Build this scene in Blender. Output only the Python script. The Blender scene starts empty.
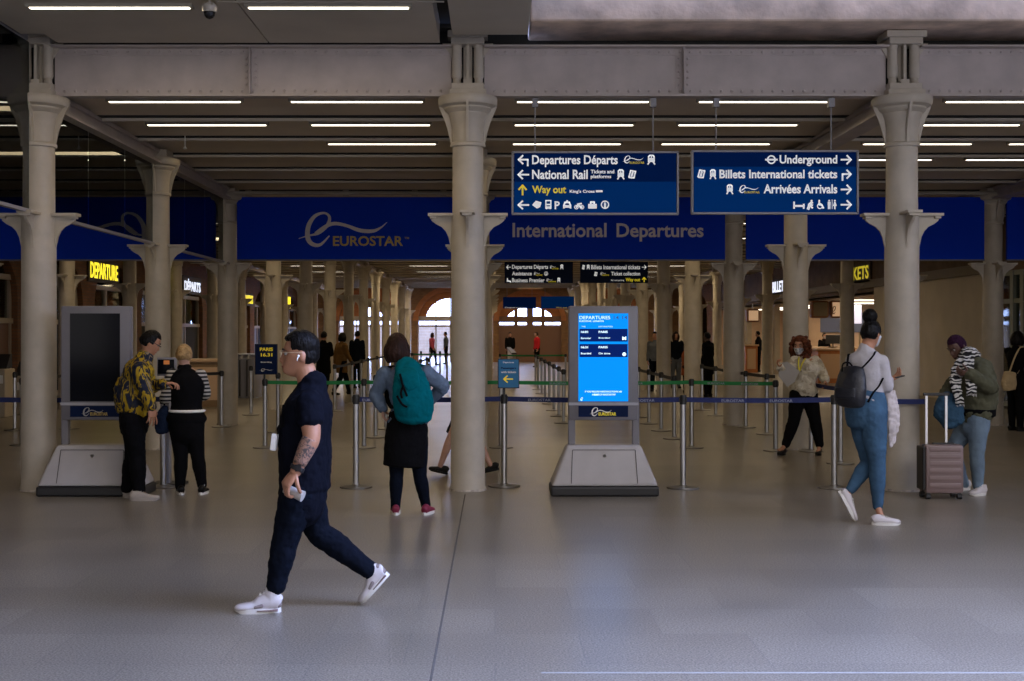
import bpy, bmesh, math, random
from mathutils import Vector, Matrix, noise
random.seed(7)
SC = bpy.context.scene
COL = SC.collection
PI = math.pi
# ------------------------------------------------------------------ camera
FPX, CX, CY, H = 1226.0, 495.0, 333.0, 1.62     # focal length in pixels, vanishing point, eye height
cam = bpy.data.cameras.new('camera'); camo = bpy.data.objects.new('camera', cam); COL.objects.link(camo)
camo.location = (0, 0, H); camo.rotation_euler = (PI/2, 0, 0)
cam.sensor_width = 36.0; cam.lens = 36.0*FPX/1024.0
cam.shift_x = (512.0-CX)/1024.0; cam.shift_y = -(340.5-CY)/1024.0
cam.clip_start = 0.05; cam.clip_end = 300
SC.camera = camo
# ------------------------------------------------------------------ world: overcast daylight over the glazed hall
w = bpy.data.worlds.new('world'); SC.world = w; w.use_nodes = True
nt = w.node_tree; nt.nodes.clear()
wo = nt.nodes.new('ShaderNodeOutputWorld'); bg = nt.nodes.new('ShaderNodeBackground')
tc = nt.nodes.new('ShaderNodeTexCoord'); sp = nt.nodes.new('ShaderNodeSeparateXYZ')
mr = nt.nodes.new('ShaderNodeMapRange')
mr.inputs['From Min'].default_value = -1; mr.inputs['From Max'].default_value = 1
mr.inputs['To Min'].default_value = 0.2; mr.inputs['To Max'].default_value = 15.5
nt.links.new(tc.outputs['Generated'], sp.inputs[0]); nt.links.new(sp.outputs['X'], mr.inputs['Value'])
bg.inputs['Color'].default_value = (0.74, 0.86, 1.30, 1)
my = nt.nodes.new('ShaderNodeMapRange'); my.inputs['From Min'].default_value = .1; my.inputs['From Max'].default_value = -.7
cm = nt.nodes.new('ShaderNodeMixRGB'); cm.inputs[1].default_value = (0.66, 0.86, 1.62, 1); cm.inputs[2].default_value = (.262, .246, .240, 1)
nt.links.new(sp.outputs['Y'], my.inputs['Value']); nt.links.new(my.outputs[0], cm.inputs[0]); nt.links.new(cm.outputs[0], bg.inputs['Color'])
nt.links.new(mr.outputs[0], bg.inputs['Strength']); nt.links.new(bg.outputs[0], wo.inputs[0])
# ------------------------------------------------------------------ exposure
SC.view_settings.view_transform = 'Standard'; SC.view_settings.look = 'None'
SC.view_settings.exposure = 0.0; SC.view_settings.gamma = 1.0
SC.view_settings.use_curve_mapping = False
SC.cycles.use_denoising = True
SC.cycles.max_bounces = 8; SC.cycles.diffuse_bounces = 4; SC.cycles.glossy_bounces = 4
SC.cycles.transparent_max_bounces = 12; SC.cycles.sample_clamp_indirect = 6.0
SC.cycles.caustics_reflective = False; SC.cycles.caustics_refractive = False
WARM = (1.0, 0.76, 0.45)
def area_light(name, loc, sx, sy, power, color=WARM, rot=(0, 0, 0)):
    l = bpy.data.lights.new(name, 'AREA'); l.shape = 'RECTANGLE'; l.size = sx; l.size_y = sy
    l.energy = power; l.color = color
    o = bpy.data.objects.new(name, l); o.location = loc; o.rotation_euler = rot; COL.objects.link(o)
    return o

# ------------------------------------------------------------------ pixel helpers
def W(px, py, Y): return Vector(((px-CX)*Y/FPX, Y, H-(py-CY)*Y/FPX))
def GX(px, Y): return (px-CX)*Y/FPX
def GZ(py, Y): return H-(py-CY)*Y/FPX
def V(*a): return Vector(a)

# ------------------------------------------------------------------ materials
MATS = {}
def mat(name, col=(.5, .5, .5), rough=.6, metal=0.0, noise_amt=0.0, nscale=6.0, bump=0.0, bscale=40.0, emit=None, estr=0.0, spec=0.5, stretch=None):
    if name in MATS: return MATS[name]
    m = bpy.data.materials.new(name); m.use_nodes = True; MATS[name] = m
    t = m.node_tree; b = t.nodes['Principled BSDF']
    b.inputs['Base Color'].default_value = (*col, 1); b.inputs['Roughness'].default_value = rough
    b.inputs['Metallic'].default_value = metal; b.inputs['Specular IOR Level'].default_value = spec
    if emit:
        b.inputs['Emission Color'].default_value = (*emit, 1); b.inputs['Emission Strength'].default_value = estr
    tcn = t.nodes.new('ShaderNodeTexCoord'); mp = t.nodes.new('ShaderNodeMapping')
    t.links.new(tcn.outputs['Object'], mp.inputs[0])
    if stretch: mp.inputs['Scale'].default_value = stretch
    if noise_amt > 0:
        n = t.nodes.new('ShaderNodeTexNoise'); n.inputs['Scale'].default_value = nscale; n.inputs['Detail'].default_value = 6
        r = t.nodes.new('ShaderNodeValToRGB')
        a = tuple(max(0, c*(1-noise_amt)) for c in col); c2 = tuple(min(1, c*(1+noise_amt)) for c in col)
        r.color_ramp.elements[0].position = .3; r.color_ramp.elements[0].color = (*a, 1)
        r.color_ramp.elements[1].position = .7; r.color_ramp.elements[1].color = (*c2, 1)
        t.links.new(mp.outputs[0], n.inputs['Vector']); t.links.new(n.outputs['Fac'], r.inputs[0])
        t.links.new(r.outputs[0], b.inputs['Base Color'])
    if bump > 0:
        n = t.nodes.new('ShaderNodeTexNoise'); n.inputs['Scale'].default_value = bscale; n.inputs['Detail'].default_value = 4
        bp = t.nodes.new('ShaderNodeBump'); bp.inputs['Strength'].default_value = bump; bp.inputs['Distance'].default_value = .02
        t.links.new(mp.outputs[0], n.inputs['Vector']); t.links.new(n.outputs['Fac'], bp.inputs['Height'])
        t.links.new(bp.outputs[0], b.inputs['Normal'])
    return m

def mat_floor():
    m = bpy.data.materials.new('terrazzo_floor'); m.use_nodes = True; t = m.node_tree; N = t.nodes; L = t.links
    b = N['Principled BSDF']; g = N.new('ShaderNodeNewGeometry')
    # slabs of slightly different grey
    br = N.new('ShaderNodeTexBrick'); br.offset = 0.5; br.inputs['Scale'].default_value = 1.0
    br.inputs['Brick Width'].default_value = 0.9; br.inputs['Row Height'].default_value = 0.6
    br.inputs['Mortar Size'].default_value = 0.003; br.inputs['Mortar Smooth'].default_value = .2
    br.inputs['Color1'].default_value = (.185, .164, .134, 1); br.inputs['Color2'].default_value = (.232, .207, .17, 1)
    br.inputs['Mortar'].default_value = (.15, .138, .12, 1)
    L.new(g.outputs['Position'], br.inputs['Vector'])
    v = N.new('ShaderNodeTexNoise'); v.inputs['Scale'].default_value = 95; v.inputs['Detail'].default_value = 3
    L.new(g.outputs['Position'], v.inputs['Vector'])
    rp = N.new('ShaderNodeValToRGB'); rp.color_ramp.elements[0].position = .36; rp.color_ramp.elements[0].color = (.42, .42, .42, 1)
    rp.color_ramp.elements[1].position = .64; rp.color_ramp.elements[1].color = (1.55, 1.53, 1.50, 1)
    L.new(v.outputs['Fac'], rp.inputs[0])
    n2 = N.new('ShaderNodeTexNoise'); n2.inputs['Scale'].default_value = .9; n2.inputs['Detail'].default_value = 5
    L.new(g.outputs['Position'], n2.inputs['Vector'])
    r2 = N.new('ShaderNodeValToRGB'); r2.color_ramp.elements[0].position = .3; r2.color_ramp.elements[0].color = (.86, .86, .86, 1)
    r2.color_ramp.elements[1].position = .7; r2.color_ramp.elements[1].color = (1.08, 1.08, 1.08, 1)
    L.new(n2.outputs['Fac'], r2.inputs[0])
    m1 = N.new('ShaderNodeMixRGB'); m1.blend_type = 'MULTIPLY'; m1.inputs[0].default_value = 1
    m2 = N.new('ShaderNodeMixRGB'); m2.blend_type = 'MULTIPLY'; m2.inputs[0].default_value = 1
    L.new(br.outputs['Color'], m1.inputs[1]); L.new(rp.outputs[0], m1.inputs[2])
    L.new(m1.outputs[0], m2.inputs[1]); L.new(r2.outputs[0], m2.inputs[2]); L.new(m2.outputs[0], b.inputs['Base Color'])
    rr = N.new('ShaderNodeMapRange'); rr.inputs['To Min'].default_value = .25; rr.inputs['To Max'].default_value = .36
    L.new(n2.outputs['Fac'], rr.inputs['Value']); L.new(rr.outputs[0], b.inputs['Roughness'])
    bp = N.new('ShaderNodeBump'); bp.inputs['Strength'].default_value = .06; bp.inputs['Distance'].default_value = .004
    L.new(v.outputs['Fac'], bp.inputs['Height']); L.new(bp.outputs[0], b.inputs['Normal'])
    b.inputs['Specular IOR Level'].default_value = .5
    return m

def mat_brick(name, c1, c2, mortar, axis='XZ', sx=.23, sy=.075):
    if name in MATS: return MATS[name]
    m = bpy.data.materials.new(name); m.use_nodes = True; t = m.node_tree; N = t.nodes; L = t.links; MATS[name] = m
    b = N['Principled BSDF']; b.inputs['Roughness'].default_value = .8
    g = N.new('ShaderNodeNewGeometry'); s = N.new('ShaderNodeSeparateXYZ'); c = N.new('ShaderNodeCombineXYZ')
    L.new(g.outputs['Position'], s.inputs[0]); L.new(s.outputs[axis[0]], c.inputs['X']); L.new(s.outputs[axis[1]], c.inputs['Y'])
    br = N.new('ShaderNodeTexBrick'); br.inputs['Scale'].default_value = 1
    br.inputs['Brick Width'].default_value = sx; br.inputs['Row Height'].default_value = sy; br.inputs['Mortar Size'].default_value = .008
    br.inputs['Color1'].default_value = (*c1, 1); br.inputs['Color2'].default_value = (*c2, 1); br.inputs['Mortar'].default_value = (*mortar, 1)
    L.new(c.outputs[0], br.inputs['Vector'])
    n = N.new('ShaderNodeTexNoise'); n.inputs['Scale'].default_value = 2.5; L.new(g.outputs['Position'], n.inputs['Vector'])
    mx = N.new('ShaderNodeMixRGB'); mx.blend_type = 'MULTIPLY'; mx.inputs[0].default_value = .5
    L.new(br.outputs['Color'], mx.inputs[1]); L.new(n.outputs['Fac'], mx.inputs[2]); L.new(mx.outputs[0], b.inputs['Base Color'])
    return m

def mat_glass(name, tint=(.80, .86, .83), rough=.02, ior=1.5):
    if name in MATS: return MATS[name]
    m = bpy.data.materials.new(name); m.use_nodes = True; t = m.node_tree; N = t.nodes; L = t.links; MATS[name] = m
    N.clear(); o = N.new('ShaderNodeOutputMaterial'); mx = N.new('ShaderNodeMixShader')
    tr = N.new('ShaderNodeBsdfTransparent'); tr.inputs[0].default_value = (*tint, 1)
    gl = N.new('ShaderNodeBsdfGlossy'); gl.inputs['Roughness'].default_value = rough; gl.inputs[0].default_value = (.9, .95, .95, 1)
    fr = N.new('ShaderNodeFresnel'); fr.inputs[0].default_value = ior
    L.new(fr.outputs[0], mx.inputs[0]); L.new(tr.outputs[0], mx.inputs[1]); L.new(gl.outputs[0], mx.inputs[2]); L.new(mx.outputs[0], o.inputs[0])
    return m

def mat_pattern(name, cols, scale=9, kind='NOISE', rough=.85, stretch=(1, 1, 1), distort=0.0, bump=0.0):
    """hard-edged multi colour cloth print"""
    if name in MATS: return MATS[name]
    m = bpy.data.materials.new(name); m.use_nodes = True; t = m.node_tree; N = t.nodes; L = t.links; MATS[name] = m
    b = N['Principled BSDF']; b.inputs['Roughness'].default_value = rough; b.inputs['Specular IOR Level'].default_value = .2
    tcn = N.new('ShaderNodeTexCoord'); mp = N.new('ShaderNodeMapping'); mp.inputs['Scale'].default_value = stretch
    L.new(tcn.outputs['Object'], mp.inputs[0])
    if kind == 'WAVE':
        n = N.new('ShaderNodeTexWave'); n.inputs['Scale'].default_value = scale; n.inputs['Distortion'].default_value = distort
        n.bands_direction = 'Z'; n.inputs['Detail'].default_value = 1.5; n.inputs['Detail Scale'].default_value = 2
    else:
        n = N.new('ShaderNodeTexNoise'); n.inputs['Scale'].default_value = scale; n.inputs['Detail'].default_value = 2
        n.inputs['Distortion'].default_value = distort
    L.new(mp.outputs[0], n.inputs['Vector'])
    r = N.new('ShaderNodeValToRGB'); r.color_ramp.interpolation = 'CONSTANT'
    el = r.color_ramp.elements
    el[0].position = cols[0][0]; el[0].color = (*cols[0][1], 1)
    el[1].position = cols[1][0]; el[1].color = (*cols[1][1], 1)
    for p, c in cols[2:]:
        e = el.new(p); e.color = (*c, 1)
    L.new(n.outputs['Fac'], r.inputs[0]); L.new(r.outputs[0], b.inputs['Base Color'])
    if bump > 0:
        n3 = N.new('ShaderNodeTexNoise'); n3.inputs['Scale'].default_value = 14; L.new(tcn.outputs['Object'], n3.inputs['Vector'])
        bp = N.new('ShaderNodeBump'); bp.inputs['Strength'].default_value = bump; L.new(n3.outputs['Fac'], bp.inputs['Height']); L.new(bp.outputs[0], b.inputs['Normal'])
    return m

# ------------------------------------------------------------------ mesh helpers
class MB:
    def __init__(s): s.bm = bmesh.new()
    def box(s, c, d, R=None, bev=0.0):
        c = Vector(c); hx, hy, hz = d[0]/2, d[1]/2, d[2]/2
        vs = []
        for x, y, z in ((-hx,-hy,-hz),(hx,-hy,-hz),(hx,hy,-hz),(-hx,hy,-hz),(-hx,-hy,hz),(hx,-hy,hz),(hx,hy,hz),(-hx,hy,hz)):
            p = Vector((x, y, z))
            if R is not None: p = R @ p
            vs.append(s.bm.verts.new(c+p))
        fs = [s.bm.faces.new([vs[i] for i in f]) for f in ((3,2,1,0),(4,5,6,7),(0,1,5,4),(1,2,6,5),(2,3,7,6),(3,0,4,7))]
        if bev > 0:
            es = list({e for f in fs for e in f.edges})
            bmesh.ops.bevel(s.bm, geom=es, offset=bev, segments=2, affect='EDGES', profile=.5)
        return s
    def box2(s, a, b, bev=0.0):
        a = Vector(a); b = Vector(b)
        return s.box((a+b)/2, [abs(b[i]-a[i]) for i in range(3)], bev=bev)
    def prism(s, pts, o, U, Vv, Nn, th):
        """2D polygon pts in basis U,V at origin o, thickness th along N"""
        o = Vector(o); U = Vector(U); Vv = Vector(Vv); Nn = Vector(Nn)
        a = [s.bm.verts.new(o+U*p[0]+Vv*p[1]) for p in pts]
        b = [s.bm.verts.new(o+U*p[0]+Vv*p[1]+Nn*th) for p in pts]
        n = len(pts)
        s.bm.faces.new(a[::-1]); s.bm.faces.new(b)
        for i in range(n): s.bm.faces.new((a[i], a[(i+1) % n], b[(i+1) % n], b[i]))
        return s
    def lathe(s, prof, o=(0, 0, 0), seg=32, R=None):
        """prof: list of (r,z)"""
        o = Vector(o); rings = []
        for r, z in prof:
            ring = []
            for k in range(seg):
                a = 2*PI*k/seg; p = Vector((max(r, 1e-4)*math.cos(a), max(r, 1e-4)*math.sin(a), z))
                if R is not None: p = R @ p
                ring.append(s.bm.verts.new(o+p))
            rings.append(ring)
        for i in range(len(rings)-1):
            for k in range(seg):
                s.bm.faces.new((rings[i][k], rings[i][(k+1) % seg], rings[i+1][(k+1) % seg], rings[i+1][k]))
        s.bm.faces.new(rings[0][::-1]); s.bm.faces.new(rings[-1])
        return s
    def cyl(s, a, b, r, r2=None, seg=12):
        return s.loft([a, b], [(r, r), ((r2 if r2 is not None else r),)*2], seg=seg, cap=0, sub=1)
    def loft(s, pts, radii, right=None, seg=16, cap=1, sub=4):
        """elliptical tube through pts. radii = (a across 'right', b across forward). cap=1 rounded ends"""
        pts = [Vector(p) for p in pts]; radii = [r if isinstance(r, (tuple, list)) else (r, r) for r in radii]
        # catmull-rom subdivision
        P, Rr = [], []
        n = len(pts)
        for i in range(n-1):
            p0 = pts[max(i-1, 0)]; p1 = pts[i]; p2 = pts[i+1]; p3 = pts[min(i+2, n-1)]
            q0 = radii[max(i-1, 0)]; q1 = radii[i]; q2 = radii[i+1]; q3 = radii[min(i+2, n-1)]
            for k in range(sub):
                t = k/sub
                def cr(a, b, c, d): return .5*((2*b)+(c-a)*t+(2*a-5*b+4*c-d)*t*t+(3*b-3*c+d-a)*t**3)
                P.append(Vector([cr(p0[j], p1[j], p2[j], p3[j]) for j in range(3)]))
                Rr.append([max(cr(q0[j], q1[j], q2[j], q3[j]), .0005) for j in range(2)])
        P.append(pts[-1]); Rr.append(list(radii[-1]))
        T = []
        m = len(P)
        for i in range(m):
            t = (P[min(i+1, m-1)]-P[max(i-1, 0)])
            T.append(t.normalized() if t.length > 1e-9 else Vector((0, 0, 1)))
        r = Vector(right) if right is not None else (Vector((1, 0, 0)) if abs(T[0].x) < .9 else Vector((0, 1, 0)))
        rings = []
        secs = []
        for i in range(m):
            t = T[i]
            rr = r - t*r.dot(t)
            if rr.length < 1e-6: rr = t.orthogonal()
            rr.normalize(); ff = t.cross(rr)
            if right is None: r = rr
            secs.append((P[i], rr, ff, Rr[i][0], Rr[i][1], t))
        if cap:
            def capsec(sec, sg):
                p, rr, ff, a, b, t = sec; out = []
                for ang in (75, 50, 25):
                    c = math.cos(math.radians(ang)); sn = math.sin(math.radians(ang))
                    out.append((p+t*(sg*min(a, b)*cap*sn), rr, ff, a*c, b*c, t))
                return out
            secs = capsec(secs[0], -1)+secs+capsec(secs[-1], 1)[::-1]
        for p, rr, ff, a, b, t in secs:
            rings.append([s.bm.verts.new(p+rr*(a*math.cos(2*PI*k/seg))+ff*(b*math.sin(2*PI*k/seg))) for k in range(seg)])
        for i in range(len(rings)-1):
            for k in range(seg):
                s.bm.faces.new((rings[i][k], rings[i][(k+1) % seg], rings[i+1][(k+1) % seg], rings[i+1][k]))
        s.bm.faces.new(rings[0][::-1]); s.bm.faces.new(rings[-1])
        return s
    def ball(s, c, r, R=None, sub=3, fn=None):
        r = r if isinstance(r, (tuple, list)) else (r, r, r)
        res = bmesh.ops.create_icosphere(s.bm, subdivisions=sub, radius=1.0)
        for v in res['verts']:
            p = Vector((v.co.x*r[0], v.co.y*r[1], v.co.z*r[2]))
            if fn: p = fn(p, v.co.copy())
            if R is not None: p = R @ p
            v.co = Vector(c)+p
        return s
    def ribbon(s, pts, up, wid, th):
        """strip along pts, width along up, thickness sideways"""
        pts = [Vector(p) for p in pts]; up = Vector(up).normalized(); rings = []
        for i, p in enumerate(pts):
            t = (pts[min(i+1, len(pts)-1)]-pts[max(i-1, 0)]).normalized()
            u = (up-t*up.dot(t)).normalized(); n = t.cross(u)
            rings.append([s.bm.verts.new(p+u*a*wid/2+n*b*th/2) for a, b in ((-1, -1), (1, -1), (1, 1), (-1, 1))])
        for i in range(len(rings)-1):
            for k in range(4): s.bm.faces.new((rings[i][k], rings[i][(k+1) % 4], rings[i+1][(k+1) % 4], rings[i+1][k]))
        s.bm.faces.new(rings[0][::-1]); s.bm.faces.new(rings[-1])
        return s
    def mesh(s, name):
        bmesh.ops.recalc_face_normals(s.bm, faces=s.bm.faces)
        me = bpy.data.meshes.new(name); s.bm.to_mesh(me); s.bm.free(); return me
    def build(s, name, m, parent=None, smooth=False, **kw):
        me = s.mesh(name)
        return link(name, me, m, parent, smooth, **kw)

ROOTLOC = {}
def link(name, me, m, parent=None, smooth=False, **kw):
    off = None
    if parent is not None:
        off = ROOTLOC[parent.name]
        me.transform(Matrix.Translation(-off))
    else:
        # base point of the thing
        xs = [v.co for v in me.vertices]
        if xs:
            off = Vector(((min(v.x for v in xs)+max(v.x for v in xs))/2, (min(v.y for v in xs)+max(v.y for v in xs))/2, min(v.z for v in xs)))
            me.transform(Matrix.Translation(-off))
        else: off = Vector()
    if m is not None:
        me.materials.clear()
        for mm in (m if isinstance(m, (list, tuple)) else [m]): me.materials.append(mm)
    if smooth:
        for p in me.polygons: p.use_smooth = True
        if smooth == 'auto':
            try: me.set_sharp_from_angle(angle=math.radians(38))
            except Exception: pass
    o = bpy.data.objects.new(name, me); COL.objects.link(o)
    if parent is not None: o.parent = parent
    else: o.location = off
    ROOTLOC[o.name] = off
    for k, v in kw.items(): o[k] = v
    return o
def thing(name, loc, label, category, group=None):
    o = bpy.data.objects.new(name, None); COL.objects.link(o); o.location = loc; o.empty_display_size = .1
    ROOTLOC[o.name] = Vector(loc); o['label'] = label; o['category'] = category
    if group: o['group'] = group
    return o
def tag(o, label, category, group=None):
    o['label'] = label; o['category'] = category
    if group: o['group'] = group
    return o
def struct(o): o['kind'] = 'structure'; return o
def dup(root, loc, rotz=None, label=None, group=None):
    r = root.copy(); COL.objects.link(r); r.location = loc
    ROOTLOC[r.name] = Vector(loc)
    if rotz is not None: r.rotation_euler = (0, 0, rotz)
    if label: r['label'] = label
    if group: r['group'] = group
    for ch in list(root.children):
        if ch.name.startswith('belt'): continue
        c = ch.copy(); COL.objects.link(c); c.parent = r; ROOTLOC[c.name] = Vector(loc)
        for g in list(ch.children):
            d = g.copy(); COL.objects.link(d); d.parent = c; ROOTLOC[d.name] = Vector(loc)
    return r
def bake(me, voxel=None, smooth_it=0, disp=None):
    """run remesh / smooth / displace on a mesh and return the result"""
    o = bpy.data.objects.new('tmp', me); COL.objects.link(o)
    if voxel:
        md = o.modifiers.new('r', 'REMESH'); md.mode = 'VOXEL'; md.voxel_size = voxel; md.adaptivity = 0
    if smooth_it:
        md = o.modifiers.new('s', 'SMOOTH'); md.iterations = smooth_it; md.factor = .5
    if disp:
        st, size = disp
        tx = bpy.data.textures.new('t', 'CLOUDS'); tx.noise_scale = size; tx.noise_depth = 2
        md = o.modifiers.new('d', 'DISPLACE'); md.texture = tx; md.strength = st; md.mid_level = .5; md.texture_coords = 'LOCAL'
    dg = bpy.context.evaluated_depsgraph_get(); dg.update()
    r = bpy.data.meshes.new_from_object(o.evaluated_get(dg))
    bpy.data.objects.remove(o); return r
def merge_meshes(mes, name):
    bm = bmesh.new()
    for m_ in mes: bm.from_mesh(m_)
    r = bpy.data.meshes.new(name); bm.to_mesh(r); bm.free(); return r

# ------------------------------------------------------------------ lettering
_tcache = {}
def text2d(s, bold=0.0):
    """returns (verts2d, faces, width, height bounds) of a flat text"""
    k = (s, bold)
    if k in _tcache: return _tcache[k]
    c = bpy.data.curves.new('t', 'FONT'); c.body = s; c.size = 1; c.offset = bold; c.resolution_u = 3
    o = bpy.data.objects.new('t', c); COL.objects.link(o)
    dg = bpy.context.evaluated_depsgraph_get(); dg.update()
    me = bpy.data.meshes.new_from_object(o.evaluated_get(dg))
    bpy.data.objects.remove(o)
    vs = [(v.co.x, v.co.y) for v in me.vertices]; fs = [tuple(p.vertices) for p in me.polygons]
    _tcache[k] = (vs, fs); return _tcache[k]
def put_text(mb, s, o, U, Vv, N, box, th=.004, bold=.02):
    """fit text s in box=(u0,u1,v0,v1) on plane"""
    vs, fs = text2d(s, bold)
    x0 = min(v[0] for v in vs); x1 = max(v[0] for v in vs); y0 = min(v[1] for v in vs); y1 = max(v[1] for v in vs)
    u0, u1, v0, v1 = box
    o = Vector(o); U = Vector(U); Vv = Vector(Vv); N = Vector(N)
    nv = []
    for x, y in vs:
        u = u0+(x-x0)/(x1-x0)*(u1-u0); v = v0+(y-y0)/(y1-y0)*(v1-v0)
        nv.append(mb.bm.verts.new(o+U*u+Vv*v+N*th))
    new = []
    for f in fs:
        try: new.append(mb.bm.faces.new([nv[i] for i in f]))
        except Exception: pass
    # thickness
    r = bmesh.ops.extrude_face_region(mb.bm, geom=new)
    for e in r['geom']:
        if isinstance(e, bmesh.types.BMVert): e.co -= N*th
    return mb
def strokes(mb, lines, o, U, Vv, N, box, wid, th=.004):
    """icon made of strokes/polygons in unit square fitted to box. item: ('l',pts) polyline, ('p',pts) polygon, ('c',x,y,r) disc, ('r',x,y,r,w) ring"""
    u0, u1, v0, v1 = box; su, sv = (u1-u0), (v1-v0)
    o = Vector(o); U = Vector(U); Vv = Vector(Vv); N = Vector(N)
    def m(p): return (u0+p[0]*su, v0+p[1]*sv)
    for k, it in enumerate(lines):
        zz = th*(1+.02*k)
        if it[0] == 'l':
            pts = [m(p) for p in it[1]]; ww = wid*(it[2] if len(it) > 2 else 1)
            for a, b in zip(pts[:-1], pts[1:]):
                d = Vector((b[0]-a[0], b[1]-a[1])); L = d.length
                if L < 1e-9: continue
                d /= L; n = Vector((-d.y, d.x))*ww/2; e = d*ww*.35
                q = [Vector(a)-e-n, Vector(b)+e-n, Vector(b)+e+n, Vector(a)-e+n]
                mb.prism(q, o, U, Vv, N, zz)
        elif it[0] == 'p': mb.prism([m(p) for p in it[1]], o, U, Vv, N, zz)
        elif it[0] == 'c':
            c = m((it[1], it[2])); mb.prism([(c[0]+it[3]*sv*math.cos(a*PI/10), c[1]+it[3]*sv*math.sin(a*PI/10)) for a in range(20)], o, U, Vv, N, zz)
        elif it[0] == 'r':
            c = m((it[1], it[2])); pts = [(c[0]+it[3]*sv*math.cos(a*PI/10), c[1]+it[3]*sv*math.sin(a*PI/10)) for a in range(21)]
            for a, b in zip(pts[:-1], pts[1:]):
                d = Vector((b[0]-a[0], b[1]-a[1])).normalized(); n = Vector((-d.y, d.x))*it[4]*sv/2
                mb.prism([Vector(a)-n, Vector(b)-n, Vector(b)+n, Vector(a)+n], o, U, Vv, N, zz)
    return mb
def swoosh(mb, ctrl, o, U, Vv, N, box, th=.004, sub=8):
    """variable-width brush stroke; ctrl = [(x,y,w)] in unit box, w in units of box height"""
    u0, u1, v0, v1 = box; P = []
    n = len(ctrl)
    for i in range(n-1):
        a, b, c, d = ctrl[max(i-1, 0)], ctrl[i], ctrl[i+1], ctrl[min(i+2, n-1)]
        for k in range(sub):
            t = k/sub
            P.append([.5*((2*b[j])+(c[j]-a[j])*t+(2*a[j]-5*b[j]+4*c[j]-d[j])*t*t+(3*b[j]-3*c[j]+d[j]-a[j])*t**3) for j in range(3)])
    P.append(list(ctrl[-1]))
    Q = [(u0+p[0]*(u1-u0), v0+p[1]*(v1-v0), abs(p[2])*(v1-v0)) for p in P]
    L, R = [], []
    for i, q in enumerate(Q):
        a = Q[max(i-1, 0)]; b = Q[min(i+1, len(Q)-1)]
        d = Vector((b[0]-a[0], b[1]-a[1]));
        d = d.normalized() if d.length > 0 else Vector((1, 0)); nn = Vector((-d.y, d.x))*q[2]/2
        L.append((q[0]+nn.x, q[1]+nn.y)); R.append((q[0]-nn.x, q[1]-nn.y))
    for i in range(len(Q)-1):
        mb.prism([R[i], R[i+1], L[i+1], L[i]], o, U, Vv, N, th)
    return mb
LOGO_E = [(.02, .22, .015), (.12, .30, .05), (.24, .38, .10), (.34, .62, .12), (.36, .86, .10), (.30, .97, .08), (.20, .88, .12), (.13, .60, .16), (.12, .25, .17), (.17, .06, .15), (.26, .04, .10), (.36, .30, .04)]
LOGO_T = [(.20, .38, .05), (.32, .58, .10), (.42, .66, .10), (.55, .60, .09), (.70, .46, .11), (.84, .44, .10), (.93, .54, .05), (1.0, .70, .01)]
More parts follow.
